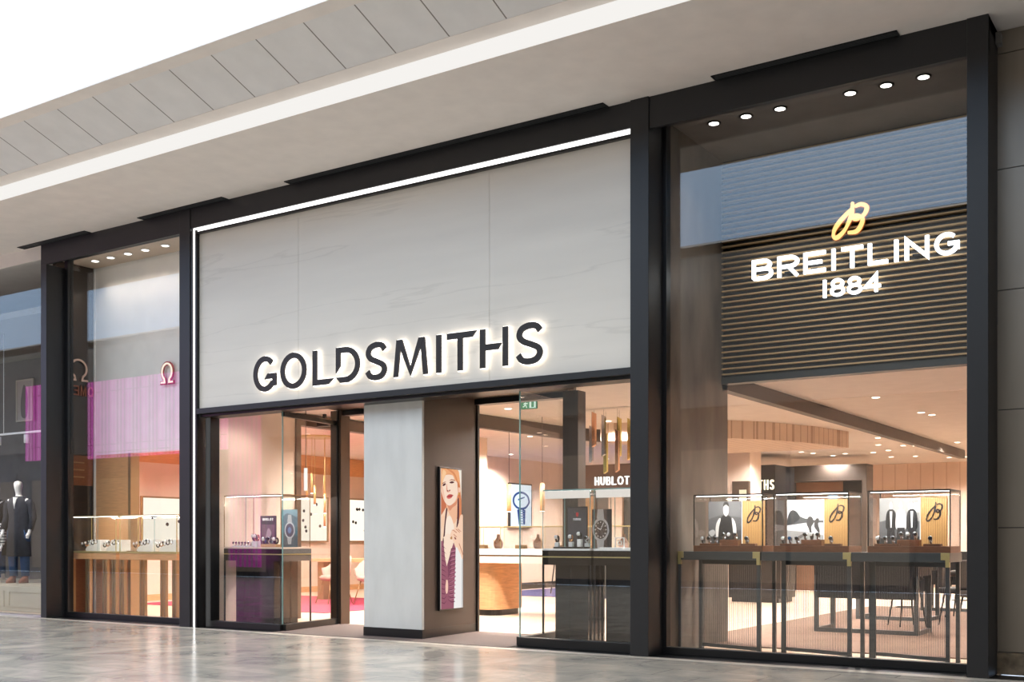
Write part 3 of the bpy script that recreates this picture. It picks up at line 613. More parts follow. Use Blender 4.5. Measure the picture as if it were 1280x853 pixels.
# ================================================================== BIG WINDOW: three dark tables with cases
M_tb = mat('slate_steel', srgb(74,76,76), .38, .25, var=.05)
M_ribwood = pattern_mat('ribbed_oak', srgb(208,160,98), srgb(140,98,52), [(0, 0, .016, .005)])
TX = [-4.87, -3.98, -3.10]; names = ['nearest the stone return', 'in the middle', 'nearest the metal wall']
CX = [-4.71, -3.865, -2.955]
for k in range(3):
    x0 = TX[k]
    t = thing('display_table', 'dark steel display table with vertical rod screen %s' % names[k], 'table', (x0, .6, 0), 0, 'dark display tables in the big window')
    MB().box(0, .878, 0, .5, .945, 1.03, M_tb).build('table_top', t, bevel=.003)
    for lx, ly in ((.835, 0.02), (.12, .24), (.04, .44), (.835, .44)): MB().box(lx, lx+.036, ly, ly+.036, 0, .945, M_tb).build('leg', t, bevel=.002)
    mb = MB(); A = Vector((.15, .262)); B = Vector((.84, .06)); nr = 42
    wall_seg(mb, A, B, .02, .05, .085, M_tb); wall_seg(mb, A, B, .02, .90, .944, M_tb); mb.build('screen_rails', t)
    mb = MB()
    for i in range(nr):
        p = A.lerp(B, (i+.5)/nr); mb.box(p.x-.0018, p.x+.0018, p.y-.0018, p.y+.0018, .085, .90, M_tb)
    mb.build('screen_rods', t)
    mb = MB().box(.80, .876, -.006, .09, .965, 1.0295, M_brass).box(.84, .876, -.006, .03, .90, .966, M_brass)
    if k == 0: mb.box(-.004, .06, -.006, .09, .965, 1.0295, M_brass).box(-.004, .03, -.006, .03, .90, .966, M_brass)
    mb.build('brass_corner', t, bevel=.002)
    if k == 0: MB().box(.0, .03, .0, .03, 0, .90, M_tb).build('leg', t)
    cx = CX[k]; cw = .735
    glass_case('glass watch case on the dark table %s' % names[k], 'glass cases in the big window', cx, .62, 1.03, cw, .42, .575, M_walnut, .06, M_black, .010, 'strip', (), lamp=5.5)
    # backdrop photograph, ribbed panel with emblem
    bd = thing('photo_backdrop', ['black and white photo of a person in dark top, case %s', 'black and white beach photo in the case %s', 'black and white photo of three standing people in the case %s'][k] % names[k], 'photo panel', (cx+.02, .62+.33, 1.09), 0, 'photo backdrops in the glass cases')
    if k == 0:
        P = [((70,70,72), [(0,0),(1,0),(1,.35),(0,.3)], False), ((112,112,114), [(0,.6),(.4,.7),(1,.62),(1,1),(0,1)], False),
             ((30,30,32), [(.33,.05),(.30,.42),(.36,.62),(.50,.70),(.66,.62),(.72,.40),(.70,.05)], True), ((226,222,218), [(.30,.60),(.22,.45),(.22,.22),(.28,.2),(.31,.42),(.36,.6)], True),
             ((226,222,218), [(.68,.62),(.78,.48),(.80,.22),(.74,.2),(.70,.42)], True), ((216,212,208), [(.44,.74),(.44,.90),(.51,.96),(.58,.90),(.58,.74),(.51,.66)], True), ((40,38,38), [(.43,.88),(.46,.98),(.56,.98),(.59,.88),(.51,.92)], True),
             ((190,188,186), [(.02,.3),(.14,.36),(.2,.28),(.1,.2)], True)]
        base = (92,92,94)
    elif k == 1:
        P = [((176,174,172), [(0,0),(1,0),(1,.22),(.5,.3),(0,.34)], False), ((96,96,98), [(0,.52),(.12,.60),(.30,.66),(.45,.60),(.7,.56),(1,.54),(1,.50),(.5,.50),(0,.44)], False),
             ((60,60,62), [(0,.55),(.06,.72),(.16,.78),(.28,.72),(.34,.60),(.2,.5),(0,.46)], True), ((74,72,72), [(.56,.62),(.52,.48),(.58,.36),(.62,.2),(.66,.22),(.64,.40),(.70,.5),(.66,.62)], True),
             ((74,72,72), [(.76,.58),(.72,.42),(.80,.30),(.78,.16),(.82,.16),(.86,.32),(.82,.46),(.84,.58)], True), ((120,118,118), [(.3,.2),(.5,.28),(.45,.22),(.36,.16)], True)]
        base = (246,246,246)
    else:
        P = [((168,166,164), [(0,.5),(.4,.6),(1,.5),(1,1),(0,1)], False), ((50,50,52), [(0,.0),(1,0),(1,.2),(0,.16)], False), ((220,218,214), [(.7,.7),(.95,.7),(.95,.9),(.7,.88)], False)]
        for cxp, shirt, jac in ((.28, (230,228,226), (36,36,38)), (.52, (240,238,236), (228,226,224)), (.78, (232,230,228), (30,30,34))):
            P += [(jac, [(cxp-.09,.34),(cxp-.13,.45),(cxp-.10,.70),(cxp,.77),(cxp+.10,.70),(cxp+.13,.45),(cxp+.09,.34)], True), (shirt, [(cxp-.015,.36),(cxp-.03,.72),(cxp+.03,.72),(cxp+.015,.36)], False),
                  ((44,44,48), [(cxp-.10,0),(cxp-.09,.38),(cxp+.09,.38),(cxp+.10,0),(cxp+.02,0),(cxp,.3),(cxp-.02,0)], False), ((206,200,196), [(cxp-.045,.84),(cxp,.92),(cxp+.045,.84),(cxp,.76)], True)]
        base = (110,110,112)
    picture('print', .385, .455, P, bd, (0,0,0), 0, base)
    rp = thing('emblem_panel', 'ribbed oak panel with dark B emblem in the case %s' % names[k], 'panel', (cx+.405, .62+.30, 1.09), 0, 'ribbed emblem panels in the glass cases')
    MB().box(0, .235, 0, .02, 0, .455, M_ribwood).build('ribbed_board', rp)
    mb = MB(); blogo(mb, .05, .20, .23, .41, .0115, -.008, 0, mat('dark_emblem', srgb(48,38,34), .4)); mb.build('emblem', rp)
    MB().box(-.004, .0, -.01, .01, 0, .455, emis('panel_edge_glow', (1,.95,.85,1), 2)).build('edge_light', rp)
    # blocks and watches
    block('display_block', 'walnut riser block in the case %s' % names[k], cx+.24, cx+.44, .72, .82, 1.09, 1.15, M_walnut, 'walnut blocks in the glass cases')
    block('display_block', 'low walnut block left of the riser in the case %s' % names[k], cx+.05, cx+.27, .66, .715, 1.09, 1.112, M_walnut, 'walnut blocks in the glass cases')
    block('display_block', 'low walnut block under the emblem in the case %s' % names[k], cx+.49, cx+.64, .66, .73, 1.09, 1.112, M_walnut, 'walnut blocks in the glass cases')
    for i, (wx, wy, wz, kd) in enumerate([(.08, .685, 1.112, 'black'), (.15, .685, 1.112, 'blue' if k == 1 else 'steel'), (.22, .685, 1.112, 'steel'), (.275, .76, 1.15, 'steel'), (.335, .76, 1.15, 'black'), (.40, .76, 1.15, 'steel'), (.55, .69, 1.112, 'steel')]):
        where = ['at the front corner', 'second on the low block', 'third on the low block', 'first on the riser', 'middle of the riser', 'last on the riser', 'below the B emblem'][i]
        watch(kd, cx+wx, wy, wz, 'watch %s, glass case %s' % (where, names[k]), 'wristwatches in the big window', 1.0)

# ================================================================== ENTRANCE CASES
def pedestal_table(label, x0, x1, y0, y1, px0, px1, group):
    t = thing('display_counter', label, 'counter', (x0, y0, 0), 0, group); W_ = x1-x0; D_ = y1-y0
    MB().box(0, W_, 0, D_, .965, 1.03, M_gloss).box(0, W_, 0, D_, .87, .952, M_gloss).build('drawer_band', t, bevel=.002)
    MB().box(.002, W_-.002, -.001, D_-.002, .952, .965, M_brass).build('brass_line', t)
    MB().box(px0-x0, px1-x0, .06, D_-.06, 0, .87, M_gloss).build('pedestal', t, bevel=.003)
    for lx, ly in ((0, 0), (W_-.018, 0), (0, D_-.018), (W_-.018, D_-.018)): MB().box(lx, lx+.018, ly, ly+.018, 0, .87, M_black).build('leg', t)
    return t
gE = 'dark glass counters beside the entrance'
pedestal_table('smoked glass counter behind the left entrance glass', -11.5, -10.43, .5, 1.06, -11.33, -10.62, gE)
glass_case('wide glass case with two posters on the left entrance counter', 'glass cases beside the entrance', -11.5, .5, 1.03, 1.07, .54, .71, M_beige, .02, M_brassd, .008, 'strip', (.42,))
pedestal_table('smoked glass counter at the right entrance corner', -6.575, -5.95, .7, 1.2, -6.44, -6.02, gE)
glass_case('glass case with dark shield card at the right entrance corner', 'glass cases beside the entrance', -6.57, .7, 1.03, .61, .48, .675, M_white, .02, M_edge, .006, 'valance', ())
pedestal_table('smoked glass counter against the pier behind the right glass', -5.92, -5.22, .7, 1.2, -5.80, -5.34, gE)
glass_case('glass case with white trays against the pier', 'glass cases beside the entrance', -5.915, .7, 1.03, .69, .48, .675, M_white, .02, M_edge, .006, 'valance', ())
# posters in the left case
pt = thing('poster_card', 'grey poster headed HUBLOT in the left entrance case', 'poster', (-11.12, .80, 1.05), 0)
picture('print', .30, .42, [((116,92,104), [(.1,.06),(.9,.06),(.9,.72),(.1,.72)], False), ((60,56,72), [(.3,.15),(.55,.5),(.8,.2),(.6,.12)], True), ((176,150,160), [(.35,.3),(.5,.6),(.7,.45),(.55,.25)], True), ((46,60,120), [(.2,.1),(.3,.3),(.4,.1)], True)], pt, base=(62,60,64))
mb = MB(); word(mb, 'HUBLOT', .05, .25, .355, .39, .008, -.008, -.004, mat('print_white', srgb(235,235,235), .5)); mb.build('lettering', pt)
pt = thing('poster_card', 'teal poster of a blue watch in the left entrance case', 'poster', (-10.78, .84, 1.05), 0)
picture('print', .31, .50, [((40,74,92), [(0,0),(1,0),(1,.3),(0,.4)], False), ((104,150,168), [(0,.75),(.4,.9),(1,.8),(1,1),(0,1)], True), ((190,200,206), smooth_curve(arc(.55,.45,.3,.22,0,340,10)), False), ((22,40,88), smooth_curve(arc(.55,.45,.24,.18,0,340,10)), False),
    ((80,120,170), smooth_curve(arc(.55,.45,.11,.085,0,340,8)), False), ((170,178,184), [(.42,.66),(.68,.66),(.64,.86),(.46,.86)], False), ((170,178,184), [(.42,.24),(.68,.24),(.64,.08),(.46,.08)], False)], pt, base=(58,104,124))
block('display_tray', 'long white watch tray in the left entrance case', -11.44, -11.08, .58, .66, 1.05, 1.065, M_white, cat='tray')
block('display_block', 'pale oak riser block in the left entrance case', -10.93, -10.66, .62, .74, 1.05, 1.09, M_wood)
block('display_block', 'small white plinth in the left entrance case', -11.16, -11.06, .68, .75, 1.05, 1.13, M_white)
for i in range(6): watch('steel', -11.41+i*.058, .61, 1.063, 'steel watch on the white tray, %s in the row' % ORD[i], 'watches in the left entrance case', .85)
for i, (x, z, kd) in enumerate([(-11.13, 1.13, 'black'), (-11.09, 1.13, 'gold'), (-10.9, 1.09, 'black'), (-10.80, 1.09, 'steel'), (-10.70, 1.09, 'black')]):
    watch(kd, x, .68 if i > 1 else .71, z, 'larger watch raised on a block in the left entrance case, %s along' % ORD[i], 'watches in the left entrance case', 1.35)
# right cases
pt = thing('poster_card', 'dark card with red shield emblem and pale lettering in the right entrance case', 'poster', (-6.40, .95, 1.05), 0)
picture('print', .265, .47, [((74,70,74), [(.04,.03),(.96,.03),(.96,.97),(.04,.97)], False), ((200,40,50), [(.44,.86),(.44,.79),(.5,.75),(.56,.79),(.56,.86)], False)], pt, base=(40,38,40))
mb = MB(); M_pw = MATS['print_white']
for i, c in enumerate('TUDOR'): glyph(mb, c, .083+i*.021, .083+i*.021+.016, .315, .34, .0035, -.012, -.004, M_pw)
mb.build('lettering', pt)
pt = thing('poster_card', 'poster of a steel watch with black dial in the right entrance case', 'poster', (-6.13, 1.04, 1.05), 0)
P = [((200,200,202), smooth_curve(arc(.45,.48,.42,.30,0,340,10)), False), ((30,30,34), smooth_curve(arc(.45,.48,.33,.235,0,340,10)), False), ((206,206,208), [(.25,.76),(.62,.76),(.58,1),(.29,1)], False), ((206,206,208), [(.25,.2),(.62,.2),(.58,0),(.29,0)], False)]
for a in range(0, 360, 30): P.append(((225,225,220), arc(.45+.27*math.cos(R(a)), .48+.19*math.sin(R(a)), .03, .02, 0, 340, 6), False))
P += [((230,230,230), [(.44,.48),(.46,.48),(.58,.62),(.56,.63)], False), ((230,230,230), [(.44,.47),(.46,.5),(.28,.54),(.28,.52)], False)]
picture('print', .25, .44, P, pt, base=(44,42,46), step=.0004)
block('display_block', 'black riser slab in the right entrance case', -6.48, -6.08, .78, .90, 1.05, 1.07, M_black)
for i, (x, y, h) in enumerate([(-6.45, .80, .05), (-6.27, .80, .055), (-6.16, .80, .085), (-6.10, .86, .04)]):
    block('display_block', 'white watch plinth in the shield card case, %s from the glass corner' % ORD[i], x-.024, x+.024, y, y+.045, 1.07, 1.07+h, M_white, 'white plinths in the right entrance case')
    watch(['black','gold','black','steel'][i], x, y+.022, 1.07+h, 'watch on a white plinth in the shield card case, %s from the glass corner' % ORD[i], 'watches in the shield card case', 1.15)
block('display_tray', 'white sloping tray in the case against the pier', -5.88, -5.60, .76, .90, 1.05, 1.065, M_white, cat='tray')
block('display_tray', 'second white tray in the case against the pier', -5.56, -5.27, .76, .90, 1.05, 1.065, M_white, cat='tray')
sqf = thing('square_ornament', 'pale square ornament standing in the case against the pier', 'frame', (-5.78, .93, 1.06))
mb = MB(); mb.ribbon([(.0,0),(.11,0),(.11,.11),(0,.11)], .012, 0, .012, M_white, True); mb.ribbon([(.035,.035),(.075,.035),(.075,.075),(.035,.075)], .008, 0, .012, M_white, True); mb.build('bars', sqf)
block('display_block', 'tall white plinth in the case against the pier', -5.56, -5.50, .92, .98, 1.05, 1.24, M_white)
for i, x in enumerate((-5.47, -5.40, -5.33)): watch('black', x, .80, 1.065, 'dark strapped watch on the second white tray, %s along' % ORD[i], 'watches in the case against the pier', 1.2)

# ------------------------------------------------------------------ portrait screen on the pillar
sc_ = thing('advertising_screen', 'tall lit screen on the pillar showing a red-haired woman in a purple dress', 'screen', (-7.9535, .585, .31), R(95.07))
MB().box(0, .50, -.028, -.004, 0, 1.70, M_black).build('bezel', sc_, bevel=.003)
def NP(pts): return [((x-57)/226, 1-(y-55)/1500) for x, y in pts]
def add(c, pts, sm=True): P.append((c, NP(pts), sm))
P = []
add((236,168,124), [(57,55),(240,55),(262,120),(275,300),(283,420),(283,600),(57,600)], False)      # hair mass
add((250,240,226), [(250,55),(290,55),(290,330),(272,200)], False)
add((206,120,88), [(57,330),(80,300),(110,420),(105,500),(57,540)]); add((226,140,98), [(240,330),(275,330),(285,500),(280,620),(255,640),(235,500)])
add((252,216,188), [(57,560),(110,470),(160,560),(235,590),(283,640),(283,900),(57,900)], False)   # shoulders
add((246,190,156), [(112,400),(130,500),(165,570),(190,640),(225,600),(235,470),(240,360),(180,380)])     # neck
add((226,150,118), [(120,430),(150,440),(210,410),(235,370),(225,430),(180,470),(150,500)])
add((254,226,204), [(80,150),(66,230),(62,300),(80,370),(104,420),(140,448),(178,432),(215,385),(240,320),(248,240),(236,160),(180,120),(120,120)])   # face
add((248,202,176), [(62,235),(66,300),(80,360),(98,400),(90,330),(76,260)])
add((244,176,126), [(57,55),(230,55),(258,130),(262,230),(246,250),(232,190),(205,170),(190,130),(150,95),(110,120),(84,170),(68,235),(57,240)])   # fringe
add((226,146,100), [(120,60),(190,110),(230,190),(240,180),(205,95),(150,60)]); add((252,206,160), [(80,70),(110,100),(84,160),(70,210),(66,130)])
add((214,130,88), [(236,180),(262,230),(268,330),(255,350),(244,300)])
add((96,54,60), [(72,236),(84,218),(100,212),(106,222),(94,236),(80,244)]); add((96,54,60), [(148,200),(166,186),(188,186),(198,196),(180,206),(160,208)])
add((180,116,92), [(70,216),(86,200),(106,196),(104,202),(86,208),(74,222)]); add((170,104,82), [(146,180),(168,164),(198,168),(206,180),(188,174),(166,174)])
add((232,166,144), [(118,215),(112,270),(118,300),(134,306),(150,296),(158,280),(146,288),(130,292),(122,270)]); add((120,64,66), [(120,288),(128,284),(132,292),(124,298)]); add((120,64,66), [(140,284),(150,278),(152,286),(144,292)])
add((196,86,84), [(116,356),(136,332),(160,326),(186,334),(170,346),(144,356)]); add((226,126,118), [(118,360),(144,356),(176,344),(168,362),(144,376),(126,374)])
add((150,60,60), [(116,357),(146,352),(186,335),(170,350),(142,360)])
add((250,206,180), [(244,250),(262,250),(264,290),(250,300)]); add((214,176,96), [(246,308),(256,308),(256,322),(246,322)])
add((252,208,176), [(57,700),(80,640),(90,560),(57,580)]); 
add((90,58,66), [(110,490),(120,488),(112,560),(100,650),(92,768),(72,905),(60,905),(82,768),(92,650)]); add((90,58,66), [(238,380),(248,380),(250,560),(238,700),(224,700),(236,560)])
add((255,236,218), [(110,620),(150,560),(185,640),(190,720),(150,900),(100,900)]) 
B = 768
add((156,96,112), [(57,B+60),(75,B+60),(95,B+250),(115,B+340),(190,B+80),(212,B+140),(204,B+380),(190,B+790),(57,B+790)], False)   # dress
add((255,228,206), [(78,B+20),(98,B+250),(112,B+330),(150,B+200),(186,B+80),(188,B+0),(120,B-20)], False)
for k in range(13):
    y = B+120+k*50; add((112,62,84), [(58,y-10),(84,y+4),(106,y+30 if k < 8 else y-20),(84,y+10),(58,y-2)], False)
for k in range(14):
    y = B+150+k*44; add((118,66,88), [(206,y-14),(160,y-10),(124,B+330+k*24 if k < 6 else y+20-(k-6)*8),(162,y),(206,y-5)], False); 
for k in range(12):
    y = B+170+k*46; add((190,126,146), [(204,y-10),(160,y+4),(138,y+14),(162,y+10),(204,y-2)], False)
add((252,206,186), [(106,B+480),(98,B+560),(104,B+620),(114,B+600),(118,B+540),(114,B+490)])
add((246,243,240), [(218,B+130),(283,B+260),(283,B+790),(192,B+790),(206,B+400)], False); add((214,212,212), [(270,B+250),(283,B+270),(283,B+790),(266,B+790)], False)
add((252,212,184), [(283,560),(250,620),(226,680),(196,700),(170,712),(150,770),(156,812),(176,800),(186,830),(206,800),(214,850),(236,900),(283,B+250)])   # hand and arm
for q in ([(166,712),(210,742),(214,736),(176,708)], [(176,760),(212,790),(214,784),(182,754)], [(200,700),(246,740),(248,734),(206,696)], [(222,700),(262,730),(262,724),(226,694)], [(236,860),(283,B+220),(283,B+200),(240,850)]): add((206,140,112), q, False)
add((150,90,84), [(186,784),(202,796),(204,812),(190,806)]); add((190,140,90), [(150,784),(158,780),(160,808),(152,806)])
picture('screen_image', .464, 1.664, P, sc_, (.018, -.036, .018), .95, (228,214,204), step=.0003)

# ================================================================== NARROW WINDOW TABLES
for k, (x0, x1, l) in enumerate([(-14.90, -13.78, 'beside the glossy bronze return'), (-13.70, -12.45, 'beside the slim pier')]):
    W_ = x1-x0
    t = thing('display_table', 'slender table with wood apron and flat bronze legs %s' % l, 'table', (x0, .5, 0), 0, 'bronze legged tables in the narrow window')
    MB().box(0, W_, 0, .42, .86, .95, M_woodh).build('apron', t, bevel=.002); MB().box(-.005, W_+.005, -.005, .425, .95, .965, M_brass).build('table_top', t)
    for lx in (0, .07, W_*.36, W_*.42, W_*.72, W_*.78, W_-.10, W_-.04): MB().box(lx, lx+.034, 0, .05, 0, .86, M_brassd).build('leg', t)
    glass_case('long low glass case of jewellery %s' % l, 'glass cases in the narrow window', x0, .5, .965, W_, .40, .54, M_brass, .012, M_brass, .010, 'strip', (W_*.62,))
    for j in range(2):
        bx = x0+.18+j*.50
        st = thing('jewellery_stand', 'white stepped stand holding watches, %s in the case %s' % (['first', 'second'][j], l), 'stand', (bx, .62, .978), 0, 'white stands in the narrow window')
        MB().prism([(0, 0), (.36, 0), (.36, .17), (.15, .17), (0, .03)], .04, .20, M_white).build('slope', st, bevel=.003)
        for i in range(5): watch(['black','gold','steel','black','steel'][i], bx+.05+i*.07, .60, .978+.06+.012*i, 'watch on %s white stand %s, %s from its low end' % (['first','second'][j], l, ORD[i]), 'watches on the white stands', 1.0)
    block('display_tray', 'small bronze tray before the white stands in the case %s' % l, x0+.12, x0+.30, .53, .585, .978, .99, M_brassd, cat='tray')
# side cabinet with drawers, black niche and glass shelves
cb = thing('wall_cabinet', 'dark cabinet wall with drawer pulls and a black niche beside the slim glass', 'cabinet', (-14.955, .40, 0), R(90))
MB().box(.02, .54, -.03, 0, 0, .98, M_walnut).build('base_door', cb, bevel=.003); MB().box(.02, .54, -.03, 0, 1.98, 2.44, M_walnut).build('drawer_front', cb, bevel=.003)
mb = MB().box(.02, .54, -.01, 0, .98, 1.98, M_black); mb.build('niche', cb)
mb = MB()
for z in (1.2, 1.45, 1.72): mb.box(.03, .53, -.08, -.011, z, z+.008, M_cglass)
mb.build('glass_shelves', cb)
for z in (2.10, 2.21, 2.32): MB().box(.18, .38, -.045, -.03, z, z+.02, M_brassd).build('drawer_pull', cb)
# lit wall displays in boutique (wall X=-17.2)
def wall_display(y0, y1, z0, z1, label, n):
    t = thing('wall_display', label, 'wall display', (-17.185, y0, z0), R(90), 'lit wall displays in the boutique')
    W_ = y1-y0; H_ = z1-z0; mb = MB(); mb.ribbon([(0,0),(W_,0),(W_,H_),(0,H_)], .03, -.05, 0, M_brassd, True); mb.build('frame', t)
    MB().box(.015, W_-.015, -.02, -.005, .015, H_-.015, emis('display_backlight', (1,.90,.76,1), 1.25)).build('lit_back', t)
    for i in range(n):
        a = MB().lathe([(.03, 0), (.035, .012), (.02, .02)], (.12+random.random()*(W_-.24), -.02, .15+random.random()*(H_-.3)), M_strap, 12, axis='y'); a.build('watch_mount', t)
wall_display(3.6, 6.9, .95, 1.95, 'long glowing display panel on the boutique wall', 14)
wall_display(7.7, 8.6, 1.11, 2.08, 'square glowing display seen beside the hanging lamps', 7)
wall_display(9.3, 10.0, 1.11, 2.08, 'square glowing display seen in the gap left of the pillar', 7)
# boutique chairs
def make_chair():
    t = thing('tub_chair', '', 'chair', (0,0,-50))
    mb = MB(); sec = []
    n = 18; vs = []; fs = []
    for i in range(n+1):
        a = R(-20+220*i/n); c, s_ = math.cos(a), math.sin(a); top = .62+.22*max(0, math.sin(a))**.8
        for r, z in ((.24, .42), (.29, .5), (.31, top), (.285, top+.01), (.255, .5), (.21, .45)): vs.append((r*c, r*s_, z))
    for i in range(n):
        for k in range(6): fs.append((i*6+k, i*6+(k+1) % 6, (i+1)*6+(k+1) % 6, (i+1)*6+k))
    fs += [tuple(range(5, -1, -1)), tuple(n*6+k for k in range(6))]
    MB().add(vs, fs, M_shade, True).build('backrest', t)
    MB().lathe([(.18, .40), (.25, .42), (.26, .47), (.22, .50)], (0,0,0), M_shade, 24).build('seat', t)
    for sx_, sy_ in ((1,1),(1,-1),(-1,1),(-1,-1)): MB().tube([(.14*sx_, .14*sy_, .41), (.24*sx_, .24*sy_, 0)], [.014, .008], M_brassd, 8).build('leg', t)
    return kids(t)
ch = make_chair(); ch.location = (-13.6, 4.95, .018); ch.rotation_euler = (0,0,R(-20)); ch['label'] = 'blush tub chair seen through the left entrance glass'; ch['group'] = 'blush tub chairs'
dup(ch, (-12.85, 5.1, .018), R(15), 'blush tub chair seen in the gap left of the pillar', 'blush tub chairs')
dup(ch, (-15.5, 5.3, .018), R(60), 'blush tub chair at the end of the boutique desk', 'blush tub chairs')
dk = thing('sales_desk', 'oak boutique desk behind the blush tub chairs', 'desk', (-14.9, 5.7, .012))
MB().box(0, 2.6, 0, .8, .72, .78, M_wood).build('desk_top', dk, bevel=.004); MB().box(.1, .25, .1, .7, 0, .72, M_brassd).build('leg', dk); MB().box(2.3, 2.45, .1, .7, 0, .72, M_brassd).build('leg', dk)
# pendant cluster
pd = thing('pendant_cluster', 'cluster of slim brass tube pendants hanging in the boutique', 'pendant light', (-13.9, 4.8, 3.0))
MB().lathe([(.30, -.03), (.32, -.03), (.32, 0)], (0,0,0), M_brass, 28).build('ceiling_plate', pd)
for i, (dx, dy, z) in enumerate([(-.22, 0, -1.10), (-.12, .1, -1.22), (0, -.1, -1.02), (.12, .1, -1.62), (.22, 0, -1.38), (.02, .2, -1.05)]):
    MB().cyl((dx, dy, z+.35), .004, -z-.35-.03, M_brass, 6).build('rod', pd); q = MB().cyl((dx, dy, z), .022, .35, M_brass, 12).build('tube', pd); MB().cyl((dx, dy, z-.01), .018, .01, M_lens, 10).build('bulb', q)
cp = thing('ceiling_projector', 'small black ceiling device in the portal frame over the boutique opening', 'projector', (-11.35, 2.3, 3.0))
MB().box(-.02, .02, -.02, .02, -.1, 0, M_black).build('bracket', cp); MB().box(-.12, .12, -.05, .05, -.18, -.1, M_black).build('body', cp, bevel=.01)
tp = thing('tube_pendant', 'short white glowing tube pendant above the left entrance case', 'pendant light', (-11.2, 1.75, 1.85))
MB().lathe([(.025, 0), (.025, .32)], (0,0,0), emis('tube_glow', (1,.97,.92,1), 1.2), 14).build('tube', tp); MB().cyl((0,0,.32), .005, .83, M_black, 8).build('cord', tp)

# ================================================================== MAIN SHOP through the right doorway
ct = thing('oak_counter', 'curved ended oak counter with pale top behind the right doorway', 'counter', (0, 0, 0))
def rr(x0, x1, y0, y1, r, n=6):
    out = []
    for cx_, cy_, a0 in ((x1-r, y1-r, 0), (x0+r, y1-r, 90), (x0+r, y0+r, 180), (x1-r, y0+r, 270)):
        out += [(cx_+r*math.cos(R(a0+90*i/n)), cy_+r*math.sin(R(a0+90*i/n))) for i in range(n+1)]
    return out
MB().prism(rr(-11.0, -9.42, 3.95, 4.8, .2), .09, .80, M_wood, 'z').build('body', ct); MB().prism(rr(-10.96, -9.46, 3.99, 4.76, .18), 0, .09, M_black, 'z').build('plinth', ct)
MB().prism(rr(-11.1, -6.6, 3.85, 4.9, .12), .80, .90, M_beige, 'z').build('counter_top', ct); MB().prism(rr(-11.1, -6.6, 3.9, 4.85, .12), .90, .925, M_brassd, 'z').build('shadow_gap', ct); MB().prism(rr(-11.1, -6.6, 3.85, 4.9, .12), .925, .99, M_white, 'z').build('display_deck', ct)
MB().box(-7.4, -6.75, 4.0, 4.7, 0, .80, M_wood).build('body', ct)
for i in range(5):
    x = -10.75+i*.72
    glass_case('small clear case of jewellery on the oak counter, %s from its rounded end' % ORD[i], 'glass cases on the oak counter', x, 4.0, .99, .66, .5, .36, M_white, .02, M_brass, .004, 'none')
    block('display_block', 'dark cube in the %s case on the oak counter' % ORD[i], x+.1, x+.26, 4.15, 4.25, 1.01, 1.07, M_brassd, 'cubes on the oak counter')
    bt = thing('necklace_bust', 'cream necklace bust in the %s case on the oak counter' % ORD[i], 'bust', (x+.45, 4.25, 1.01), 0, 'necklace busts on the oak counter')
    MB().loft([(0,0,0,.05,.035), (0,0,.03,.075,.045), (0,0,.09,.085,.05), (0,0,.14,.05,.04), (0,0,.17,.025,.025), (0,0,.22,.022,.022)], M_shade, 16).build('torso', bt)
    mb = MB(); mb.tube([(.055*math.cos(R(a)), -.045-.008*math.sin(R(-a)), .14+.06*math.sin(R(a))) for a in range(180, 361, 20)], .004, M_gold, 6); mb.build('necklace', bt)
# screen with watch on X=-14 wall
tv = thing('advertising_screen', 'lit screen of a blue outlined watch on the far beige wall', 'screen', (-13.985, 11.15, 1.44), R(90))
MB().box(-.04, .90, -.05, 0, -.02, 1.0, M_black).build('bezel', tv)
P = [((232,242,250), [(0,0),(1,0),(1,1),(0,1)], False), ((60,84,140), smooth_curve(arc(.5,.62,.42,.22,0,340,10)), False), ((226,238,250), smooth_curve(arc(.5,.62,.34,.17,0,340,10)), False), ((50,70,130), [(.3,.40),(.38,.05),(.46,.05),(.44,.42)], False), ((50,70,130), [(.56,.42),(.6,.05),(.68,.05),(.7,.40)], False), ((70,96,150), [(.34,.66),(.66,.72),(.66,.69),(.34,.62)], False)]
for k in range(6): P.append(((120,146,190), [(.40, .06+k*.06), (.64, .06+k*.06), (.64, .08+k*.06), (.40, .08+k*.06)], False))
picture('screen_image', .86, .96, P, tv, (0, -.056, .01), 1.2, (232,242,250), step=.0006)
wc = thing('wall_niche', 'dark tall niche with four blue globes on the far beige wall', 'niche', (-13.985, 9.35, 1.2), R(90))
MB().box(0, .75, -.04, 0, 0, 1.55, M_black).build('back_panel', wc)
for k in range(4): MB().lathe([(.01, -.08), (.06, -.05), (.08, 0), (.06, .05), (.01, .08)], (.5, -.10, .16+k*.29), mat('blue_globe', srgb(70,80,170), .25), 14).build('globe', wc)
MB().box(.05, .7, -.06, -.04, 1.35, 1.37, M_lens).build('light', wc)
for i, (x, y) in enumerate([(-9.45, 4.35), (-8.85, 4.35), (-8.2, 4.35)]):
    p_ = thing('cylinder_pendant', 'oak cylinder pendant over the oak counter, %s from the pillar' % ORD[i], 'pendant light', (x, y, 3.0), 0, 'oak cylinder pendants')
    MB().cyl((0,0,-1.0), .004, 1.0, M_black, 6).build('cord', p_); MB().cyl((0,0,-1.42), .035, .42, M_wood, 16).build('shade', p_); MB().cyl((0,0,-1.425), .03, .006, M_lens, 12).build('bulb', p_)
def stool(x, y, label, z0=.012, m=M_black, group='dark stools'):
    t = thing('stool', label, 'stool', (x, y, z0), random.random()*3, group)
    MB().lathe([(.17, .60), (.21, .62), (.20, .67), (.12, .69)], (0,0,0), m, 20).build('seat', t)
    for sx_, sy_ in ((1,1),(1,-1),(-1,1),(-1,-1)): MB().tube([(.10*sx_, .10*sy_, .61), (.18*sx_, .18*sy_, 0)], [.013, .010], m, 8).build('leg', t)
    MB().tube([(.145*math.cos(R(a)), .145*math.sin(R(a)), .25) for a in range(0, 361, 30)], .006, m, 6).build('foot_ring', t)
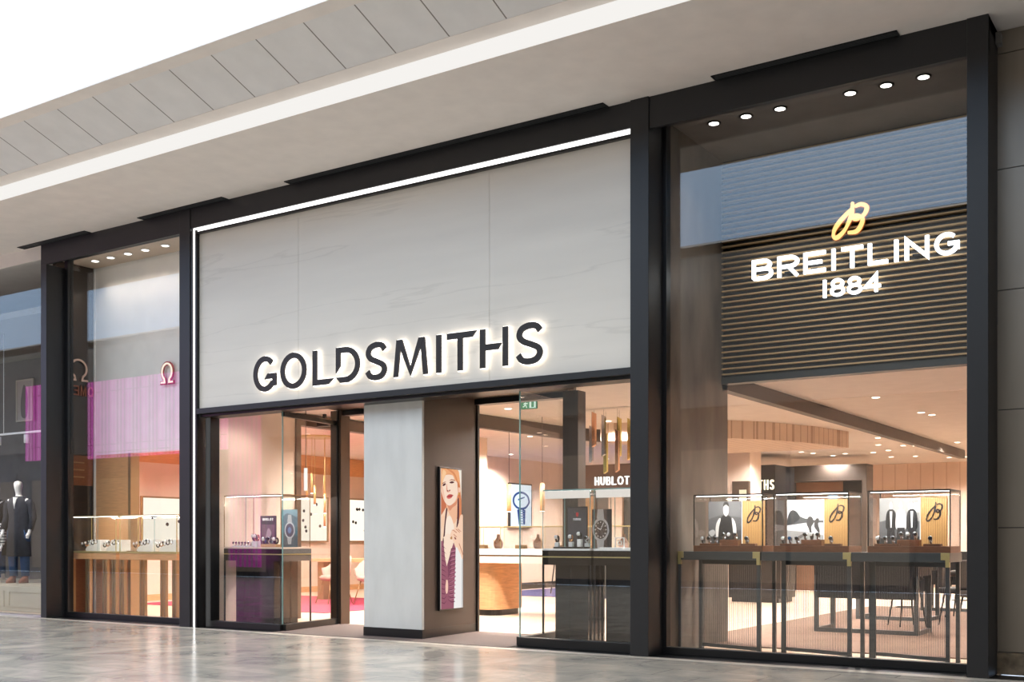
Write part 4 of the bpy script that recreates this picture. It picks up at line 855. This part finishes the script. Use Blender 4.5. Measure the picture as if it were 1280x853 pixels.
stool(-12.2, 10.4, 'black legged stool on the indigo rug near the screen'); stool(-11.4, 10.8, 'second black legged stool on the indigo rug, further along')
# metal tube chandelier
cd = thing('tube_chandelier', 'chandelier of hanging polished silver and gold metal tubes', 'chandelier', (0, 4.0, 3.0))
M_tg = mat('polished_gold', srgb(212,196,120), .15, .9); M_ts = mat('polished_silver', srgb(190,190,196), .15, .9); M_tc = mat('polished_copper', srgb(216,170,140), .15, .9)
MB().box(-7.95, -7.15, -.12, .12, -.02, 0, M_ceil).build('ceiling_plate', cd, bevel=.005)
for i, (x, z1, z0, m) in enumerate([(-7.863, 2.76, 2.25, M_ts), (-7.707, 2.93, 2.46, M_tc), (-7.629, 2.66, 2.09, M_tg), (-7.552, 2.88, 2.32, M_ts), (-7.412, 2.86, 2.31, M_tg), (-7.336, 2.66, 2.09, M_tc), (-7.248, 2.83, 2.27, M_tg)]):
    y = .1*((-1)**i); t_ = MB().prism([(x-.025, z0-3), (x+.025, z0-3+.03), (x+.025, z1-3), (x-.025, z1-3+.03)], y-.025, y+.025, m).build('tube', cd)
    MB().cyl((x, y, z1-3+.015), .002, 3-z1-.02, M_black, 6).build('wire', t_)
# exit sign
ex = thing('exit_sign', 'small green running-man exit sign hanging in the doorway', 'exit sign', (-7.64, 1.9, 2.79), R(4))
MB().box(0, .23, 0, .02, 0, .13, mat('exit_green_case', srgb(18,90,60), .4)).build('housing', ex)
mb = MB(); M_ex = emis('exit_white', (.8,1,.9,1), 1.1); M_eg = emis('exit_green', (.02,.35,.15,1), .8); mb.box(.004, .226, -.003, 0, .004, .126, M_eg)
mb.box(.125, .215, -.006, -.003, .012, .118, M_ex); mb.box(.155, .19, -.009, -.006, .02, .105, M_eg)
mb.lathe([(.009, 0), (.009, .003)], (.075, -.003, .095), M_ex, 10, axis='y')
for pts in ([(.072, .08), (.062, .052), (.045, .03), (.03, .032)], [(.064, .054), (.08, .04), (.085, .016)], [(.07, .078), (.05, .07), (.045, .056)], [(.07, .078), (.088, .066), (.1, .072)]): mb.ribbon(pts, .011, -.006, -.003, M_ex)
mb.build('pictogram', ex); MB().box(.02, .024, .008, .012, .13, .21, M_black).box(.2, .204, .008, .012, .13, .21, M_black).build('hanger', ex)
# shop-in-shop with lintel sign
hb = thing('brand_wall', 'wall unit with dark lintel lettered HUBLOT and light shelf panels', 'wall unit', (-11.2, 9.0, 0))
MB().box(0, 3.0, 0, .3, 2.12, 2.6, mat('dark_walnut_fascia', srgb(70,50,40), .5)).build('lintel', hb)
MB().box(0, 3.0, .25, .3, 0, 2.12, M_darkgrey).build('back_panel', hb)
for k in range(5): MB().box(.25+k*.6, .55+k*.6, .18, .25, .9, 2.0, M_beige if k % 2 else M_brassd).build('shelf_panel', hb)
mb = MB(); word(mb, 'HUBLOT', .66, 1.40, 2.2, 2.36, .02, -.03, 0, emis('lintel_letter_glow', (1,.97,.92,1), 2.2)); mb.build('lettering', hb)
# dark counters / black unit / sign deep in the shop
bu = thing('service_unit', 'tall black unit with glowing cream letters GOLDSMITHS deep in the shop', 'unit', (-10.0, 13, 0))
MB().box(0, 1.6, 0, 1.2, 0, 2.75, M_black).build('body', bu); mb = MB(); word(mb, 'GOLDSMITHS', .30, 1.58, 2.22, 2.43, .026, -.03, 0, emis('cream_letter_glow', (1,.85,.62,1), 2.6)); mb.build('lettering', bu)
bu = thing('service_unit', 'brown panelled bay with black end deep in the shop', 'unit', (-8.6, 14.5, 0))
M_pan = mat('brown_panel', srgb(146,108,84), .6)
MB().box(0, 1.6, .4, .5, 0, 2.8, M_pan).build('back_panel', bu); MB().box(0, 1.6, 0, .4, 2.45, 2.8, M_umber).build('canopy', bu); MB().box(1.1, 1.6, .3, .4, 0, 2.45, M_black).build('black_end', bu); MB().box(-.1, 0, 0, .5, 0, 2.8, M_umber).build('side_cheek', bu); MB().box(1.6, 1.7, 0, .5, 0, 2.8, M_umber).build('side_cheek', bu)
MB().box(.1, .35, .3, .4, 1.5, 2.0, emis('bay_display_glow', (1,.8,.55,1), 1.3)).build('lit_box', bu)
MB().box(.75, .95, .37, .4, 1.4, 2.2, emis('bay_screen_glow', (.7,.8,1,1), .8)).build('screen', bu)
cl = thing('column_display', 'small lit bronze wall case on the cream column', 'wall case', (-8.5, 10.99, 1.75)); MB().box(0, .34, -.12, 0, 0, .55, M_bronze).build('body', cl); MB().box(.15, .30, -.125, -.12, .05, .38, emis('column_case_glow', (1,.82,.55,1), 1.2)).build('lit_opening', cl)
dc = thing('dark_counter', 'long black counter with thin brass line beyond the first display table', 'counter', (-8.05, 9.6, 0))
MB().box(0, 1.0, 0, .8, .08, .95, M_black).build('body', dc, bevel=.004); MB().box(.05, .95, .05, .75, 0, .08, M_black).build('plinth', dc); MB().box(0, 1.0, -.002, .0, .80, .812, M_brassd).build('brass_line', dc)
# dark framed desks behind the screens
def frame_desk(x, y, w_, label):
    t = thing('framed_desk', label, 'desk', (x, y, .012), 0, 'dark framed desks'); d = .7
    MB().box(0, w_, 0, d, .70, .95, M_black).build('cabinet', t, bevel=.003); MB().box(.02, w_-.02, 0, .02, .42, .70, M_black).build('modesty_panel', t)
    for lx in (0, w_-.05):
        for ly in (0, d-.05): MB().box(lx, lx+.05, ly, ly+.05, .05, .70, M_tb).build('leg', t)
    MB().box(0, w_, 0, .05, 0, .05, M_tb).box(0, .05, .05, d, 0, .05, M_tb).box(w_-.05, w_, .05, d, 0, .05, M_tb).build('foot_rail', t)
    MB().box(.05, w_*.3, -.006, 0, .86, .872, M_brass).build('handle', t)
frame_desk(-4.5, 3.75, 1.25, 'dark framed desk behind the middle display table'); frame_desk(-4.7, 6.2, 1.0, 'dark framed desk further back behind the last display table'); frame_desk(-4.4, 8.7, 1.4, 'dark framed desk deepest on the taupe carpet')
for i, (x, y) in enumerate([(-3.75, 5.25), (-3.5, 7.4), (-2.7, 7.9)]): stool(x, y, 'dark upholstered stool on the taupe carpet, %s from the window' % ORD[i])
for i, (x, y) in enumerate([(-2.75, 4.9), (-3.2, 5.9)]):
    t = thing('lounge_chair', 'dark slim legged chair by the framed desks, %s from the window' % ORD[i], 'chair', (x, y, .012), R(30+60*i), 'dark lounge chairs')
    MB().box(-.24, .24, -.24, .24, .42, .50, M_strap).build('seat', t, bevel=.02); MB().box(-.24, .24, .20, .26, .50, .88, M_strap).build('backrest', t, bevel=.02)
    for sx_, sy_ in ((1,1),(1,-1),(-1,1),(-1,-1)): MB().tube([(.18*sx_, .18*sy_, .42), (.24*sx_, .24*sy_, 0)], [.014, .009], M_black, 8).build('leg', t)

# ================================================================== NEIGHBOUR SHOP
M_nwall = mat('neighbour_grey_wall', srgb(96,90,84), .7, var=.1)
struct(MB().box(-60, -17.5, 2.9, 3.1, 0, 5.5, M_nwall).build('wall_neighbour'), 'dark grey back wall of the mannequin shop', 'wall')
struct(wall_seg(MB(), (-15.1, .40), (-17.5, 2.9), .06, 0, 5.5, M_nwall).build('wall_neighbour_side'), 'dark grey slanting side wall of the mannequin shop', 'wall')
struct(MB().box(-60, -17.5, .0, 2.9, -.2, 0, M_cream).box(-17.5, -15.05, 0, .33, -.2, 0, M_cream).build('floor_neighbour'), 'floor of the mannequin shop window', 'floor')
struct(MB().prism([(-60, .3), (-15.2, .3), (-17.5, 2.8), (-60, 2.8)], 4.6, 4.7, mat('neighbour_ceiling_paint', srgb(130,122,112), .7), 'z').build('ceiling_neighbour'), 'dark ceiling over the mannequins', 'ceiling')
wn = struct(MB().box(-60, -14.86, .03, .10, 0, .035, M_steel).box(-60, -14.86, .03, .1, 5.3, 5.5, M_soff).build('window_5'), 'frameless window of the mannequin shop', 'window')
pane('pane', -60, -14.86, .05, .035, 5.3, wn)
pf = thing('display_platform', 'cream panelled platform carrying the mannequins', 'platform', (-24, .6, 0))
MB().prism([(0,0), (8.5,0), (6.6,1.7), (6.3,2.2), (0,2.2)], 0, .40, M_cream, 'z').build('body', pf, bevel=.004)
for k in range(6): mb = MB(); mb.ribbon([(.15+k*1.45, .08), (1.45+k*1.45, .08), (1.45+k*1.45, .32), (.15+k*1.45, .32)], .02, -.012, 0, M_cream, True); mb.build('panel_moulding', pf)
cu = MB(); n = 40
pts = [(-18.5+i*.05, 2.62+.03*math.sin(i*1.7)) for i in range(24)]
vs = [(a, b_, z) for z in (.4, 4.5) for a, b_ in pts]+[(a, b_+.02, z) for z in (.4, 4.5) for a, b_ in pts]; k = len(pts)
fs = [(i, i+1, k+i+1, k+i) for i in range(k-1)]+[(2*k+i+1, 2*k+i, 3*k+i, 3*k+i+1) for i in range(k-1)]+[(k+i, k+i+1, 3*k+i+1, 3*k+i) for i in range(k-1)]+[(i+1, i, 2*k+i, 2*k+i+1) for i in range(k-1)]+[(0, k, 3*k, 2*k), (k-1, 3*k-1, 4*k-1, 2*k-1)]
tag(cu.add(vs, fs, mat('magenta_fabric', srgb(168,40,140), .7, var=.15), True).build('curtain'), 'magenta curtain behind the standing mannequin', 'curtain')
tr = thing('track_light', 'white ceiling track with two spotlights over the mannequins', 'track light', (-19.5, 1.0, 2.9))
MB().box(0, 3.4, -.02, .02, 0, .03, M_white).build('track', tr); MB().cyl((2.1, 0, .03), .006, 1.67, M_white, 8).build('hanger', tr)
for x in (1.25, 1.95, 2.75):
    MB().cyl((x, 0, -.16), .045, .14, M_white, 16).build('spot_head', tr)
    l = bpy.data.lights.new('lamp', 'SPOT'); l.energy = 40; l.spot_size = R(100); l.color = (1,.92,.82); l.shadow_soft_size = .04
    o = bpy.data.objects.new('lamp', l); COL.objects.link(o); o.parent = tr; o.location = (x, 0, -.18); o.rotation_euler = (R(20), 0, 0)
fp = thing('framed_print', 'framed drawing hanging in the mannequin shop', 'picture', (-19.95, 2.85, 3.45)); mb = MB(); mb.ribbon([(0,0),(.52,0),(.52,.78),(0,.78)], .03, 0, .03, M_cream, True); mb.build('frame', fp)
picture('print', .50, .76, [((90,80,72), [(.3,.1),(.25,.5),(.45,.9),(.7,.6),(.65,.1)], True)], fp, (.01, .01, .01), base=(170,160,148))
def skin_body(name, joints, edges, m, parent):
    me = bpy.data.meshes.new(name); me.from_pydata([j[0] for j in joints], edges, []); me.materials.append(m)
    o = bpy.data.objects.new(name, me); COL.objects.link(o); o.parent = parent
    sk = o.modifiers.new('skin', 'SKIN'); sk.use_smooth_shade = True
    layer = me.skin_vertices[0] if me.skin_vertices else None
    if layer is None:
        bpy.context.view_layer.objects.active = o
        try: bpy.ops.mesh.customdata_skin_add()
        except Exception: pass
        layer = me.skin_vertices[0]
    for i, j in enumerate(joints):
        layer.data[i].radius = j[1] if isinstance(j[1], tuple) else (j[1], j[1]); layer.data[i].use_root = (i == 0)
    sb_ = o.modifiers.new('sub', 'SUBSURF'); sb_.levels = 2; sb_.render_levels = 2
    return o
M_manq = mat('white_mannequin', srgb(236,232,230), .35); M_denim = mat('blue_denim', srgb(44,72,112), .85, var=.2, scale=30, bump=.1, bscale=200)
def mannequin(label, x, y, rz, h, head, coat, shirt=None, long=True, shoes=M_white):
    t = thing('mannequin', label, 'mannequin', (x, y, .40), rz, 'mannequins in the neighbouring window'); s = h/1.8
    J = [((0,0,.95), (.13,.10)), ((0,0,1.15), (.12,.09)), ((0,0,1.38), (.15,.10)), ((0,0,1.50), .055), ((0,-.01,1.56), .05)]
    E = [(0,1),(1,2),(2,3),(3,4)]
    if head: J += [((0,-.015,1.62), (.062,.075)), ((0,-.02,1.70), (.078,.095)), ((0,-.015,1.77), (.055,.07))]; E += [(4,5),(5,6),(6,7)]
    for sd in (-1, 1):
        b0 = len(J); J += [((.10*sd,0,.88), .085), ((.11*sd,-.01,.50), .055), ((.11*sd,.03,.10), .038), ((.12*sd,-.08,.04), (.035,.03))]
        E += [(0,b0),(b0,b0+1),(b0+1,b0+2),(b0+2,b0+3)]
        b0 = len(J); J += [((.19*sd,0,1.42), .055), ((.24*sd,.03,1.13), .04), ((.25*sd,-.08,.90), .028), ((.25*sd,-.12,.83), (.018,.03)), ((.25*sd,-.15,.77), .011), ((.235*sd,-.155,.77), .010), ((.262*sd,-.14,.765), .010), ((.228*sd,-.17,.81), .010)]
        E += [(2,b0),(b0,b0+1),(b0+1,b0+2),(b0+2,b0+3),(b0+3,b0+4),(b0+3,b0+5),(b0+3,b0+6),(b0+3,b0+7)]
    J = [((j[0][0]*s, j[0][1]*s, j[0][2]*s), tuple(r*s for r in j[1]) if isinstance(j[1], tuple) else j[1]*s) for j in J]
    skin_body('body', J, E, M_manq, t)
    lo = .46 if long else .86; q = lambda secs: [tuple(c*s for c in sec) for sec in secs]
    mb = MB().loft(q([(0,0,lo,.215,.16),(0,0,.95,.19,.145),(0,0,1.15,.17,.13),(0,0,1.35,.205,.14),(0,0,1.45,.17,.12),(0,0,1.50,.085,.08)]), coat, 24)
    for sd in (-1, 1): mb.tube([tuple(c*s for c in p) for p in [(.16*sd,0,1.42),(.21*sd,.01,1.36),(.25*sd,.03,1.13),(.26*sd,-.07,.92)]], [.07*s,.072*s,.06*s,.045*s], coat, 14)
    mb.build('coat' if long else 'striped_top', t)
    if long: MB().loft(q([(0,-.13,1.28,.006,.01),(0,-.13,1.38,.022,.02),(0,-.10,1.48,.04,.03)]), M_white, 12).build('shirt_front', t)
    for sd in (-1, 1):
        MB().loft(q([(.11*sd,.02,.12,.065,.07),(.11*sd,-.005,.50,.085,.085),(.10*sd,0,.80,.105,.11),(.085*sd,0,.92,.10,.12)]), M_denim, 16).build('jeans_leg', t)
        MB().loft(q([(.12*sd,-.05,.0,.048,.13),(.12*sd,-.05,.04,.05,.13),(.12*sd,-.02,.08,.045,.09),(.115*sd,.02,.12,.045,.05)]), shoes, 16).build('shoe', t)
    return t
M_coat = mat('charcoal_coat', srgb(52,52,60), .9, var=.15, scale=20); M_str = pattern_mat('striped_jersey', srgb(232,230,226), srgb(40,44,62), [(2, 0, .05, .02)])
mannequin('white headed mannequin in charcoal coat and rolled jeans beside the magenta curtain', -17.75, 1.5, R(25), 1.80, True, M_coat, shoes=mat('tan_leather', srgb(150,96,74), .5))
m_ = mannequin('child mannequin in striped top, jeans and white trainers', -18.35, 1.4, R(30), 1.28, False, M_str, long=False)
MB().loft([(0,-.02,1.0,.10,.09),(0,-.02,1.05,.12,.10),(0,0,1.10,.06,.06)], mat('blue_hood', srgb(50,90,170), .8), 16).build('hood', m_)
mannequin('pale headed mannequin in dark clothes at the very edge behind the child', -19.4, 2.1, R(10), 1.80, True, mat('black_coat', srgb(30,26,34), .9))
